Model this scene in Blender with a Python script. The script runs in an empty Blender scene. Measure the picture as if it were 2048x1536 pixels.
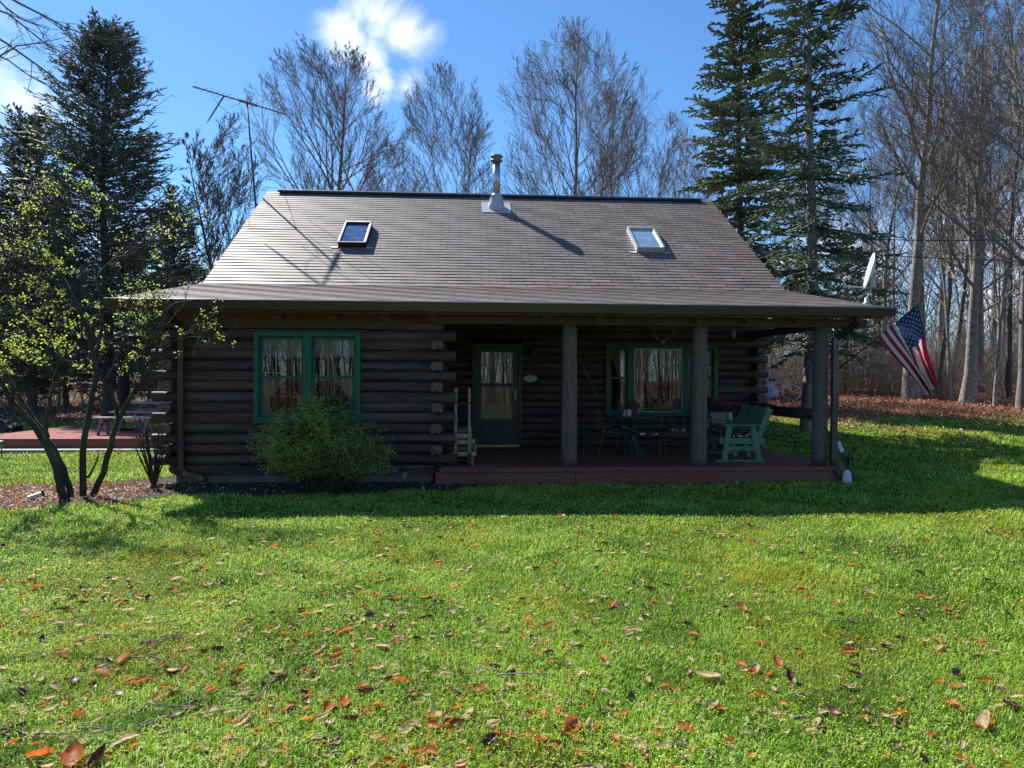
import bpy, math, random
import numpy as np
from mathutils import Vector, Matrix
R=math.radians
random.seed(7)
rs=np.random.RandomState
S=bpy.context.scene
COL=S.collection
# ------------------------------------------------------------------ camera and house frame
F=1380.; TH=R(3.7); ROLL=.0045; PIT=math.atan(10/1380.); H=1.72
fw=np.array([0,math.cos(PIT),-math.sin(PIT)]); up0=np.array([0,math.sin(PIT),math.cos(PIT)]); rt0=np.array([1.,0,0])
rt=math.cos(ROLL)*rt0+math.sin(ROLL)*up0; up=math.cos(ROLL)*up0-math.sin(ROLL)*rt0
U=np.array([math.cos(TH),math.sin(TH),0]); V=np.array([-math.sin(TH),math.cos(TH),0])
def ray(x,y): return fw+rt*((x-1024)/F)+up*(-(y-768)/F)
def onv(x,y,v):
    d=ray(x,y); t=v/(d@V); P=np.array([0,0,H])+d*t; return float(P@U),float(P[2])
def sm(a,b,x):
    t=np.clip((x-a)/(b-a),0,1); return t*t*(3-2*t)
def ground(u,v):
    u=np.asarray(u,float); v=np.asarray(v,float)
    s=sm(2,9,u)
    d=v-13
    ramp=.0675*np.clip((d+np.sqrt(d*d+1.2))/2,0,17.5)
    far=np.clip(v-30,0,400)*.02
    b=.02*np.sin(u*.9+v*.5)*np.sin(v*.7-u*.3)+.008*np.sin(u*2.3+1)*np.sin(v*2.1)
    b=b*sm(1,3,np.abs(v-11)) 
    return .03+s*ramp+far+b+sm(20,60,np.abs(u))*1.0
def gz(u,v): return float(ground(u,v))
def atg(x,v):
    """the u that lies in direction x (photo pixels) at depth v"""
    return onv(x,768,v)[0]
cam=bpy.data.cameras.new('camera'); co=bpy.data.objects.new('camera',cam); COL.objects.link(co)
cam.sensor_width=36; cam.lens=36*F/2048; cam.clip_start=.1; cam.clip_end=2000
m=Matrix(((rt[0],up[0],-fw[0],0),(rt[1],up[1],-fw[1],0),(rt[2],up[2],-fw[2],H),(0,0,0,1)))
co.matrix_world=m; S.camera=co
# ------------------------------------------------------------------ materials
MATS={}
class N:
    def __init__(s,name):
        s.m=bpy.data.materials.new(name); s.m.use_nodes=True; s.t=s.m.node_tree; s.b=s.t.nodes['Principled BSDF']; s.o=s.t.nodes['Material Output']
        s.tc=None
    def n(s,typ,**k):
        x=s.t.nodes.new(typ)
        for a,b in k.items():
            if a.startswith('i_'): x.inputs[a[2:].replace('_',' ')].default_value=b
            else: setattr(x,a,b)
        return x
    def l(s,a,b): s.t.links.new(a,b)
    def co(s,scale=(1,1,1),src='Object'):
        if s.tc is None: s.tc=s.n('ShaderNodeTexCoord')
        mp=s.n('ShaderNodeMapping'); mp.inputs['Scale'].default_value=scale; s.l(s.tc.outputs[src],mp.inputs['Vector']); return mp.outputs[0]
    def noise(s,scale,vec=None,detail=5,rough=.6):
        x=s.n('ShaderNodeTexNoise'); x.inputs['Scale'].default_value=scale; x.inputs['Detail'].default_value=detail; x.inputs['Roughness'].default_value=rough
        if vec: s.l(vec,x.inputs['Vector'])
        return x.outputs['Fac']
    def ramp(s,fac,stops):
        x=s.n('ShaderNodeValToRGB'); e=x.color_ramp.elements
        while len(e)<len(stops): e.new(.5)
        for i,(p,c) in enumerate(stops): e[i].position=p; e[i].color=(*c,1)
        s.l(fac,x.inputs[0]); return x.outputs[0]
    def mix(s,fac,a,b,typ='MIX'):
        x=s.n('ShaderNodeMix',data_type='RGBA',blend_type=typ)
        for sock,v in ((x.inputs[0],fac),(x.inputs[6],a),(x.inputs[7],b)):
            if hasattr(v,'is_output'): s.l(v,sock)
            elif isinstance(v,(int,float)): sock.default_value=v
            else: sock.default_value=(*v,1)
        return x.outputs[2]
    def bump(s,h,st,dist=.01):
        x=s.n('ShaderNodeBump'); x.inputs['Strength'].default_value=st; x.inputs['Distance'].default_value=dist; s.l(h,x.inputs['Height']); s.l(x.outputs[0],s.b.inputs['Normal'])
def mat(name,c1,c2=None,rough=.7,scale=6,stretch=(1,1,1),metal=0,bump=.3,dist=.01,spec=None,c3=None,trans=0):
    if name in MATS: return MATS[name]
    k=N(name); c2=c2 or tuple(x*.75 for x in c1)
    vec=k.co(stretch); f=k.noise(scale,vec); f2=k.noise(scale*.17,vec,3)
    st=[(.3,c2),(.68,c1)]
    col=k.ramp(f,st)
    if c3: col=k.mix(k.ramp(f2,[(.45,(0,0,0)),(.62,(1,1,1))]),col,c3)
    k.l(col,k.b.inputs['Base Color']); k.b.inputs['Roughness'].default_value=rough; k.b.inputs['Metallic'].default_value=metal
    if spec is not None: k.b.inputs['Specular IOR Level'].default_value=spec
    if bump: k.bump(f,bump,dist)
    if trans:
        t=k.n('ShaderNodeBsdfTranslucent'); k.l(col,t.inputs[0]); mx=k.n('ShaderNodeMixShader'); mx.inputs[0].default_value=trans
        k.l(k.b.outputs[0],mx.inputs[1]); k.l(t.outputs[0],mx.inputs[2]); k.l(mx.outputs[0],k.o.inputs[0])
    MATS[name]=k.m; return k.m
M={}
M['log']=mat('log_stain',(.098,.062,.055),(.034,.022,.020),.68,9,(.5,.5,5),bump=.9,dist=.018,c3=(.13,.088,.077))
M['logend']=mat('log_end_grain',(.21,.145,.12),(.07,.048,.04),.85,14,bump=.6)
M['logside']=mat('log_side',(.10,.062,.045),(.045,.028,.022),.8,9,(5,.5,5),bump=.5)
M['rafter']=mat('rafter_end',(.16,.085,.05),(.06,.03,.02),.8,18,bump=.5)
M['post']=mat('post_wood',(.20,.155,.135),(.075,.057,.05),.8,10,(5,5,.5),bump=.7,dist=.015)
M['board']=mat('brown_board',(.14,.085,.075),(.07,.045,.042),.7,8,(.6,4,4),bump=.3)
M['deck']=mat('red_stained_deck',(.36,.085,.06),(.15,.038,.03),.55,8,(.4,6,6),bump=.3,c3=(.20,.09,.07))
M['deck2']=mat('sun_bleached_red_deck',(.27,.05,.03),(.16,.03,.02),.85,8,(.4,6,6),bump=.3)
M['concrete']=mat('foundation_concrete',(.24,.225,.2),(.13,.12,.11),.9,7,bump=.4,c3=(.17,.16,.145))
M['green']=mat('green_window_paint',(.010,.135,.085),(.008,.10,.066),.45,10,bump=.08)
M['door']=mat('teal_door_paint',(.024,.075,.078),(.018,.055,.06),.4,10,bump=.05)
M['bench']=mat('sage_bench_paint',(.125,.28,.195),(.085,.20,.14),.55,12,bump=.15)
M['iron']=mat('green_iron',(.02,.085,.06),(.012,.05,.036),.4,30,bump=.2)
M['greyiron']=mat('grey_green_iron',(.10,.13,.12),(.05,.07,.065),.45,30,bump=.2)
M['gutter']=mat('brown_gutter',(.058,.038,.041),(.042,.028,.03),.26,5,bump=.03,spec=.7)
M['gutterlip']=mat('glint_gutter_lip',(.34,.30,.30),(.26,.22,.22),.33,5,metal=.6,bump=.02)  # pale metal colour stands in for the white sun glint on the lip
M['black']=mat('black_paint',(.012,.012,.014),(.02,.02,.022),.4,20,bump=.1)
M['steel']=mat('galvanised_steel',(.62,.64,.65),(.42,.44,.46),.32,25,metal=.9,bump=.05)
M['flash']=mat('dull_flashing',(.55,.57,.56),(.38,.41,.41),.5,9,metal=.5,bump=.1)
M['alu']=mat('aerial_aluminium',(.30,.29,.30),(.15,.14,.15),.5,30,metal=.4,bump=0)
M['white']=mat('white_paint',(.75,.75,.72),(.6,.6,.58),.5,12,bump=.05)
M['plaque']=mat('enamel_plaque',(.62,.62,.6),(.5,.5,.49),.35,12,bump=.05)
M['brass']=mat('brass',(.75,.6,.2),(.6,.46,.14),.35,20,metal=.6,bump=.02)
M['lace']=mat('lace_curtain',(.88,.87,.83),(.72,.71,.67),.9,60,(1,1,1),bump=.1,trans=.35)
M['tan']=mat('tan_muntin',(.5,.36,.22),(.38,.27,.16),.6,12,bump=.05)
M['panereflect']=mat('tan_pane_reflection',(.62,.46,.38),(.46,.33,.27),.8,22,bump=.2)  # tan reflection in the lower door pane, put into a colour
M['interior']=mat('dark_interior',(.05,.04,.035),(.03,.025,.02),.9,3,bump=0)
M['wood']=mat('pale_timber',(.42,.31,.19),(.26,.18,.12),.75,9,(3,3,.6),bump=.2)
M['fire']=mat('split_firewood',(.62,.47,.31),(.30,.21,.13),.85,7,(.7,4,4),bump=.5)
M['barkfire']=mat('firewood_bark',(.16,.12,.095),(.06,.045,.035),.95,10,bump=.7)
M['grey']=mat('weathered_grey_wood',(.42,.40,.37),(.27,.255,.235),.8,9,(.7,5,5),bump=.25)
M['bone']=mat('antler_bone',(.50,.40,.31),(.28,.21,.16),.6,14,bump=.2)
M['pink']=mat('pink_flower',(.65,.08,.22),(.42,.03,.12),.6,20,bump=.1,trans=.3)
M['pinkwax']=mat('pink_wax',(.80,.36,.36),(.72,.30,.30),.5,9,bump=.02)
M['leafg']=mat('dark_leaf',(.05,.12,.04),(.025,.06,.02),.6,14,bump=.1,trans=.3)
M['red']=mat('flag_red',(.52,.02,.045),(.42,.015,.035),.75,30,bump=.1,trans=.4)
M['fwhite']=mat('flag_white',(.80,.79,.80),(.7,.69,.7),.75,30,bump=.1,trans=.4)
M['blue']=mat('flag_blue',(.035,.06,.20),(.025,.045,.15),.75,30,bump=.1,trans=.4)
M['teal']=mat('teal_siding',(.22,.36,.34),(.15,.26,.25),.6,9,bump=.1)
M['dish']=mat('grey_dish',(.50,.54,.52),(.4,.44,.42),.4,9,bump=.02)
M['mat']=mat('door_mat_fibre',(.035,.03,.028),(.015,.013,.012),.95,40,bump=.8)
M['fabric']=mat('umbrella_cover',(.018,.018,.02),(.010,.010,.012),.9,14,bump=.4)
M['bark']=mat('grey_bark',(.25,.205,.165),(.10,.08,.064),.9,6,(3,3,.8),bump=.8,dist=.03,c3=(.25,.23,.2))
M['barkd']=mat('dark_bark',(.13,.105,.085),(.045,.036,.03),.9,8,(3,3,.8),bump=.8,dist=.02)
M['barkl']=mat('pale_lichen_bark',(.36,.33,.29),(.10,.085,.075),.9,7,(2,2,1.2),bump=.8,dist=.03)
M['twig']=mat('twig_bark',(.27,.225,.18),(.15,.125,.10),.85,5,bump=0)
M['twigr']=mat('reddish_twig_bark',(.27,.215,.175),(.16,.125,.10),.85,5,bump=0)
M['mossy']=mat('mossy_bark',(.060,.05,.038),(.02,.017,.014),.9,18,bump=.8,dist=.02,c3=(.07,.07,.03))
M['spruce']=mat('blue_spruce_needles',(.34,.42,.29),(.15,.21,.15),.5,1.6,bump=0,c3=(.17,.20,.075),trans=.4)
M['spruced']=mat('dark_spruce_needles',(.30,.37,.24),(.125,.175,.12),.5,1.6,bump=0,c3=(.13,.16,.06),trans=.4)
M['hemlock']=mat('hemlock_needles',(.34,.38,.28),(.17,.205,.15),.5,1.6,bump=0,c3=(.22,.21,.14),trans=.6)
M['brownish']=mat('browned_needles',(.20,.17,.115),(.10,.085,.06),.7,1.2,bump=0,c3=(.11,.14,.07),trans=.4)
M['young']=mat('young_yellow_green_leaf',(.66,.74,.15),(.46,.58,.09),.5,5,bump=0,trans=.55)
M['bushleaf']=mat('bush_leaf',(.50,.60,.12),(.28,.40,.07),.6,3,bump=0,trans=.35,c3=(.13,.19,.05))
M['bushyel']=mat('yellow_blossom',(.55,.55,.20),(.40,.42,.12),.6,6,bump=0,trans=.4)
M['rust']=mat('rust_dry_leaf',(.76,.21,.035),(.40,.09,.022),.55,30,bump=.4,dist=.004,trans=.55)
M['tanleaf']=mat('tan_dry_leaf',(.80,.58,.36),(.45,.30,.18),.6,30,bump=.4,dist=.004,trans=.55)
M['darkleaf']=mat('dark_dry_leaf',(.16,.05,.03),(.06,.025,.018),.5,30,bump=.4,dist=.004,trans=.2)
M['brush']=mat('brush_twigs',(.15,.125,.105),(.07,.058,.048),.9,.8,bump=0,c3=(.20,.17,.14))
M['brushlit']=mat('sunlit_tan_brush_twigs',(.46,.37,.28),(.24,.19,.14),.9,.8,bump=0,c3=(.42,.36,.29))  # tan copy of the brush colour, brightened to look sunlit at right
M['stone']=mat('pale_stone',(.5,.49,.47),(.3,.29,.28),.85,6,bump=.4)
M['tarp']=mat('black_tarp',(.02,.02,.022),(.01,.01,.011),.5,4,bump=.6,dist=.03)
M['bluegrey']=mat('grey_blue_tarp',(.33,.38,.42),(.22,.26,.29),.5,4,bump=.4,dist=.03)
def floral():
    k=N('floral_cushion'); v=k.n('ShaderNodeTexVoronoi'); v.inputs['Scale'].default_value=22; k.l(k.co(),v.inputs['Vector'])
    c=k.n('ShaderNodeSeparateColor'); k.l(v.outputs['Color'],c.inputs[0])
    col=k.ramp(c.outputs[0],[(.0,(.015,.018,.018)),(.42,(.02,.05,.035)),(.5,(.55,.5,.46)),(.66,(.6,.56,.5)),(.7,(.25,.04,.06)),(.8,(.01,.012,.014))])
    k.t.nodes[-1].color_ramp.interpolation='CONSTANT'
    k.l(col,k.b.inputs['Base Color']); k.b.inputs['Roughness'].default_value=.85; return k.m
M['floral']=floral()
def glass():
    k=N('window_glass'); g=k.n('ShaderNodeBsdfGlossy'); g.inputs['Roughness'].default_value=.0; g.inputs['Color'].default_value=(.95,.97,1,1)
    t=k.n('ShaderNodeBsdfTransparent'); t.inputs[0].default_value=(.82,.85,.85,1)
    lw=k.n('ShaderNodeLayerWeight'); lw.inputs[0].default_value=.35
    mp=k.n('ShaderNodeMapRange'); k.l(lw.outputs['Fresnel'],mp.inputs[0]); mp.inputs[3].default_value=.02; mp.inputs[4].default_value=1
    n=k.noise(1.3,k.co(),2); b=k.n('ShaderNodeBump'); b.inputs['Strength'].default_value=.012; b.inputs['Distance'].default_value=.05; k.l(n,b.inputs['Height']); k.l(b.outputs[0],g.inputs['Normal'])
    mx=k.n('ShaderNodeMixShader'); k.l(mp.outputs[0],mx.inputs[0]); k.l(t.outputs[0],mx.inputs[1]); k.l(g.outputs[0],mx.inputs[2]); k.l(mx.outputs[0],k.o.inputs[0]); return k.m
M['glass']=glass()
def shingle(name,cols,mort,rough,bw,bh,rnd,joint=.012,ns=55):
    k=N(name); vec=k.co(src='UV')
    b=k.n('ShaderNodeTexBrick'); k.l(vec,b.inputs['Vector']); b.inputs['Scale'].default_value=1; b.inputs['Brick Width'].default_value=bw; b.inputs['Row Height'].default_value=bh
    b.inputs['Mortar Size'].default_value=joint; b.inputs['Mortar Smooth'].default_value=.4; b.inputs['Bias'].default_value=0; b.offset=.37
    b.inputs['Color1'].default_value=(*cols[0],1); b.inputs['Color2'].default_value=(*cols[1],1); b.inputs['Mortar'].default_value=(*mort,1)
    # the courses are modelled, so only the joints between tabs come from the texture
    sp=k.n('ShaderNodeSeparateXYZ'); k.l(vec,sp.inputs[0]); md=k.n('ShaderNodeMath',operation='FRACT'); dv=k.n('ShaderNodeMath',operation='DIVIDE'); k.l(sp.outputs[1],dv.inputs[0]); dv.inputs[1].default_value=bh; k.l(dv.outputs[0],md.inputs[0])
    n=k.noise(ns,vec,4,.8); n2=k.noise(1.1,vec,6,.6); n3=k.noise(9,k.co((.5,3,1),'UV'),3)
    col=k.mix(.45,b.outputs['Color'],k.ramp(n,[(.3,rnd[0]),(.7,rnd[1])]))
    col=k.mix(.5,col,k.ramp(n2,[(.35,(.75,.75,.75)),(.65,(1.2,1.2,1.2))]),'MULTIPLY')
    col=k.mix(.35,col,k.ramp(n3,[(.35,(.6,.6,.6)),(.65,(1.3,1.3,1.3))]),'MULTIPLY')
    k.l(col,k.b.inputs['Base Color']); k.b.inputs['Roughness'].default_value=rough; k.b.inputs['Specular IOR Level'].default_value=.55
    k.bump(n,.5,.004); return k.m
M['shingle']=shingle('roof_shingles',((.30,.235,.20),(.135,.102,.086)),(.02,.016,.016),.6,.46,.1445,((.08,.06,.052),(.24,.19,.165)),.02)
M['rolled']=shingle('low_slope_roofing',((.33,.265,.23),(.20,.158,.138)),(.06,.05,.045),.66,.62,.1465,((.02,.016,.015),(.34,.28,.25)),.016,34)
def attrmat(name,stops,trans,rough=.55):
    k=N(name); a=k.n('ShaderNodeAttribute',attribute_name='tint'); 
    n=k.noise(.55,k.co(),4,.6); n2=k.noise(2.5,k.co(),3)
    col=k.ramp(a.outputs['Fac'],stops)
    col=k.mix(k.ramp(n,[(.5,(0,0,0)),(.68,(.6,.6,.6))]),col,(.50,.46,.03))
    col=k.mix(k.ramp(n2,[(.52,(0,0,0)),(.7,(.45,.45,.45))]),col,(.17,.42,.07))
    k.l(col,k.b.inputs['Base Color']); k.b.inputs['Roughness'].default_value=rough; k.b.inputs['Specular IOR Level'].default_value=.2
    t=k.n('ShaderNodeBsdfTranslucent'); k.l(col,t.inputs[0]); mx=k.n('ShaderNodeMixShader'); mx.inputs[0].default_value=trans
    k.l(k.b.outputs[0],mx.inputs[1]); k.l(t.outputs[0],mx.inputs[2]); k.l(mx.outputs[0],k.o.inputs[0]); return k.m
M['grass']=attrmat('grass_blades',[(0,(.05,.15,.010)),(.45,(.31,.57,.035)),(.8,(.62,.76,.10)),(1,(.86,.80,.42))],.38)
def litmat():
    k=N('leaf_litter'); a=k.n('ShaderNodeAttribute',attribute_name='tint')
    col=k.ramp(a.outputs['Fac'],[(0,(.15,.05,.028)),(.35,(.42,.13,.055)),(.6,(.54,.24,.11)),(.8,(.60,.42,.27)),(1,(.68,.57,.44))])
    k.l(col,k.b.inputs['Base Color']); k.b.inputs['Roughness'].default_value=.6
    t=k.n('ShaderNodeBsdfTranslucent'); k.l(col,t.inputs[0]); mx=k.n('ShaderNodeMixShader'); mx.inputs[0].default_value=.25
    k.l(k.b.outputs[0],mx.inputs[1]); k.l(t.outputs[0],mx.inputs[2]); k.l(mx.outputs[0],k.o.inputs[0]); return k.m
M['litter']=litmat()
def soilmat():
    k=N('lawn_soil'); a=k.n('ShaderNodeAttribute',attribute_name='woods')
    v=k.co(); n=k.noise(3,v,8,.7); n2=k.noise(.6,v,4); n3=k.noise(40,v,4,.7)
    lawn=k.ramp(n3,[(.3,(.018,.022,.006)),(.7,(.06,.075,.016))]); lawn=k.mix(k.ramp(n2,[(.5,(0,0,0)),(.7,(.7,.7,.7))]),lawn,(.17,.15,.04))
    wood=k.ramp(n,[(.3,(.08,.05,.032)),(.5,(.17,.10,.062)),(.7,(.25,.17,.11))])
    col=k.mix(a.outputs['Fac'],lawn,wood); k.l(col,k.b.inputs['Base Color']); k.b.inputs['Roughness'].default_value=.95; k.b.inputs['Specular IOR Level'].default_value=.1; k.bump(n3,.8,.02); return k.m
M['soil']=soilmat()
M['mulch']=mat('dark_mulch',(.055,.042,.034),(.018,.013,.011),.95,30,bump=1,dist=.03,c3=(.03,.022,.018))
# ------------------------------------------------------------------ mesh helpers
class MB:
    def __init__(s): s.v=[]; s.f=[]; s.m=[]
    def add(s,vs,fs,mi=0):
        o=len(s.v); s.v+= [tuple(map(float,p)) for p in vs]; s.f+=[tuple(i+o for i in f) for f in fs]; s.m+=[mi]*len(fs); return s
    def box(s,a,b,mi=0):
        x0,y0,z0=a; x1,y1,z1=b
        return s.add([(x0,y0,z0),(x1,y0,z0),(x1,y1,z0),(x0,y1,z0),(x0,y0,z1),(x1,y0,z1),(x1,y1,z1),(x0,y1,z1)],[(0,3,2,1),(4,5,6,7),(0,1,5,4),(1,2,6,5),(2,3,7,6),(3,0,4,7)],mi)
    def beam(s,p,q,w,h,mi=0,upv=(0,0,1)):
        p=Vector(p); q=Vector(q); d=(q-p).normalized(); a=d.cross(Vector(upv))
        if a.length<1e-4: a=d.cross(Vector((1,0,0)))
        a.normalize(); b=a.cross(d).normalized(); vs=[]
        for c in (p,q):
            for i,j in ((-1,-1),(1,-1),(1,1),(-1,1)): vs.append(c+a*(i*w/2)+b*(j*h/2))
        return s.add(vs,[(0,1,2,3),(7,6,5,4),(0,4,5,1),(1,5,6,2),(2,6,7,3),(3,7,4,0)],mi)
    def tube(s,pts,r,n=8,mi=0,smooth=0):
        pts=[Vector(p) for p in pts]
        if smooth: pts=cat(pts,smooth)
        k=len(pts)
        if not hasattr(r,'__len__'): r=[r]*k
        elif len(r)!=k: r=[float(np.interp(i/(k-1)*(len(r)-1),range(len(r)),r)) for i in range(k)]
        vs=[]; ref=None
        for i,p in enumerate(pts):
            t=(pts[min(i+1,k-1)]-pts[max(i-1,0)]).normalized()
            if ref is None: ref=t.cross(Vector((.3,.2,1)));  ref=ref if ref.length>.05 else t.cross(Vector((1,0,0)))
            a=(ref-t*ref.dot(t)).normalized(); ref=a; b=t.cross(a)
            for j in range(n):
                an=2*math.pi*j/n; vs.append(p+(a*math.cos(an)+b*math.sin(an))*r[i])
        fs=[(i*n+j,i*n+(j+1)%n,(i+1)*n+(j+1)%n,(i+1)*n+j) for i in range(k-1) for j in range(n)]
        fs+=[tuple(range(n))[::-1],tuple(range((k-1)*n,k*n))]
        return s.add(vs,fs,mi)
    def lathe(s,prof,c=(0,0,0),n=20,mi=0):
        vs=[];k=len(prof)
        for r,z in prof:
            for j in range(n): a=2*math.pi*j/n; vs.append((c[0]+r*math.cos(a),c[1]+r*math.sin(a),c[2]+z))
        fs=[(i*n+j,i*n+(j+1)%n,(i+1)*n+(j+1)%n,(i+1)*n+j) for i in range(k-1) for j in range(n)]
        fs+=[tuple(range(n))[::-1],tuple(range((k-1)*n,k*n))]
        return s.add(vs,fs,mi)
    def prism(s,poly,axis,a,b,mi=0,mend=None):
        """poly: 2-D outline; axis 0: poly=(y,z) along x; 1: poly=(x,z) along y; 2: poly=(x,y) along z"""
        n=len(poly); vs=[]
        for t in (a,b):
            for p,q in poly: vs.append({0:(t,p,q),1:(p,t,q),2:(p,q,t)}[axis])
        s.add(vs,[(i,(i+1)%n,n+(i+1)%n,n+i) for i in range(n)],mi)
        s.add(vs,[tuple(range(n))[::-1],tuple(range(n,2*n))],mi if mend is None else mend); return s
    def build(s,name,mats,parent=None,bevel=0,smooth=False):
        me=bpy.data.meshes.new(name); me.from_pydata(s.v,[],s.f)
        for x in (mats if isinstance(mats,(list,tuple)) else [mats]): me.materials.append(M[x])
        if len(me.materials)>1: me.polygons.foreach_set('material_index',s.m)
        if smooth: me.polygons.foreach_set('use_smooth',[len(f)<=4 for f in s.f])
        me.validate(); 
        o=bpy.data.objects.new(name,me); COL.objects.link(o)
        if parent: o.parent=parent
        if bevel:
            b=o.modifiers.new('bevel','BEVEL'); b.width=bevel; b.segments=2; b.limit_method='ANGLE'
        return o
def cat(pts,sub=4):
    out=[]; n=len(pts)
    for i in range(n-1):
        p0,p1,p2,p3=pts[max(i-1,0)],pts[i],pts[i+1],pts[min(i+2,n-1)]
        for k in range(sub):
            t=k/sub; out.append(.5*((2*p1)+(p2-p0)*t+(2*p0-5*p1+4*p2-p3)*t*t+(3*p1-p0-3*p2+p3)*t**3))
    out.append(pts[-1]); return out
def place(o,u,v,z,rot=0): o.location=U*u+V*v+np.array([0,0,z]); o.rotation_euler=(0,0,TH+rot); return o
def tag(o,label,cat_,group=None,kind=None):
    o['label']=label
    if cat_: o['category']=cat_
    if group: o['group']=group
    if kind: o['kind']=kind
    return o
def thing(name,label,cat_,u,v,z,rot=0,group=None):
    o=bpy.data.objects.new(name,None); COL.objects.link(o); o.empty_display_size=.2; place(o,u,v,z,rot); return tag(o,label,cat_,group)
def struct(o): o['kind']='structure'; return o
def copytree(o,u,v,z,rot=0,label=None,scale=None):
    c=o.copy(); COL.objects.link(c)
    for k in o.children:
        d=k.copy(); COL.objects.link(d); d.parent=c
        for g in k.children: e=g.copy(); COL.objects.link(e); e.parent=d
    place(c,u,v,z,rot)
    if label: c['label']=label
    if scale: c.scale=(scale,)*3 if not hasattr(scale,'__len__') else scale
    return c
def npmesh(name,Vt,quads=None,tris=None,mats='twig',parent=None,tint=None,smooth=False):
    me=bpy.data.meshes.new(name); Vt=np.asarray(Vt,np.float32).reshape(-1,3); me.vertices.add(len(Vt)); me.vertices.foreach_set('co',Vt.ravel())
    li=[];tot=[]
    if quads is not None and len(quads): li.append(np.asarray(quads,np.int32).ravel()); tot.append(np.full(len(quads),4,np.int32))
    if tris is not None and len(tris): li.append(np.asarray(tris,np.int32).ravel()); tot.append(np.full(len(tris),3,np.int32))
    li=np.concatenate(li); tot=np.concatenate(tot); st=np.concatenate([[0],np.cumsum(tot)[:-1]]).astype(np.int32)
    me.loops.add(len(li)); me.loops.foreach_set('vertex_index',li); me.polygons.add(len(tot)); me.polygons.foreach_set('loop_start',st)
    try: me.polygons.foreach_set('loop_total',tot)
    except Exception: pass
    if tint is not None:
        a=me.attributes.new('tint','FLOAT','POINT'); a.data.foreach_set('value',np.asarray(tint,np.float32))
    me.polygons.foreach_set('use_smooth',np.full(len(tot),bool(smooth)))
    me.materials.append(M[mats]); me.update(calc_edges=True)
    o=bpy.data.objects.new(name,me); COL.objects.link(o)
    if parent: o.parent=parent
    return o
def nrm(a): return a/np.maximum(np.linalg.norm(a,axis=-1,keepdims=True),1e-9)
def tubes(P,Rr,s=3):
    """P (m,n,3), Rr (m,n) -> verts, quads"""
    m,n,_=P.shape; T=nrm(np.gradient(P,axis=1)); ref=np.zeros_like(T); ref[...,0]=.31; ref[...,1]=.87; ref[...,2]=.38
    A=nrm(np.cross(T,ref)); B=np.cross(T,A); an=np.arange(s)*2*np.pi/s
    Vt=P[:,:,None,:]+Rr[:,:,None,None]*(np.cos(an)[None,None,:,None]*A[:,:,None,:]+np.sin(an)[None,None,:,None]*B[:,:,None,:])
    base=(np.arange(m)*n*s)[:,None,None]+(np.arange(n-1)*s)[None,:,None]; j=np.arange(s)[None,None,:]; j2=(j+1)%s
    Q=np.stack([base+j,base+j2,base+s+j2,base+s+j],-1).reshape(-1,4); return Vt.reshape(-1,3),Q
def join(parts):
    vs=[];qs=[];o=0
    for v,q in parts: vs.append(v); qs.append(q+o); o+=len(v)
    return np.concatenate(vs),np.concatenate(qs)
def kids(P,Rr,L,k,t0,t1,ang,lf,n,r,upb=.1,wob=.12,rf=.6,tip=.3,flat=0,rmin=.006,dec=.55,env=None,lv=1):
    m,n0,_=P.shape
    t=(np.arange(k)[None,:]+r.uniform(0,1,(m,k)))/k*(t1-t0)+t0; x=t*(n0-1); i=np.minimum(x.astype(int),n0-2); f=(x-i)[...,None]
    mi=np.arange(m)[:,None]; a=P[mi,i]; b=P[mi,i+1]; s=a+(b-a)*f; T=nrm(b-a)
    rr=Rr[mi,i]+(Rr[mi,i+1]-Rr[mi,i])*f[...,0]
    rnd=nrm(r.normal(size=s.shape)); pr=nrm(np.cross(T,rnd))
    if flat:
        sd=np.where((np.arange(k)[None,:]%2)==0,1,-1)[...,None]; h=nrm(np.cross(T,np.array([0,0,1.])[None,None,:]))*sd
        pr=nrm(h*flat+pr*(1-flat))
    an=R(ang)*r.uniform(.75,1.25,(m,k,1)); d=nrm(T*np.cos(an)+pr*np.sin(an))
    ln=(L[:,None]*lf*(1-dec*t)*r.uniform(.7,1.2,(m,k))); 
    if env is not None:
        zc,ea,ec=env; iv=1/np.array([ea,ea,ec]); so=(s-np.array([0,0,zc]))*iv; dd=d*iv; A_=(dd*dd).sum(-1); B_2=(so*dd).sum(-1); C_=(so*so).sum(-1)-1; disc=np.maximum(B_2*B_2-A_*C_,0); tt=np.where(C_<0,(-B_2+np.sqrt(disc))/A_,.3); ln=tt*r.uniform(.82,1.06,tt.shape) if lv==0 else np.minimum(ln,np.maximum(tt,.25)*r.uniform(.85,1.15,tt.shape))
    r0=np.minimum(np.maximum(rr*rf*r.uniform(.7,1.1,rr.shape),rmin),np.maximum(rr,rmin))
    s=s.reshape(-1,3); d=d.reshape(-1,3); ln=ln.reshape(-1); r0=r0.reshape(-1)
    pts=[s]; p=s
    for q in range(n-1):
        d=nrm(d+r.normal(size=d.shape)*wob+np.array([0,0,upb])); p=p+d*(ln/(n-1))[:,None]; pts.append(p)
    Pn=np.stack(pts,1); Rn=np.maximum(r0[:,None]*np.linspace(1,tip,n)[None,:],rmin*.55); return Pn,Rn,ln
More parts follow.
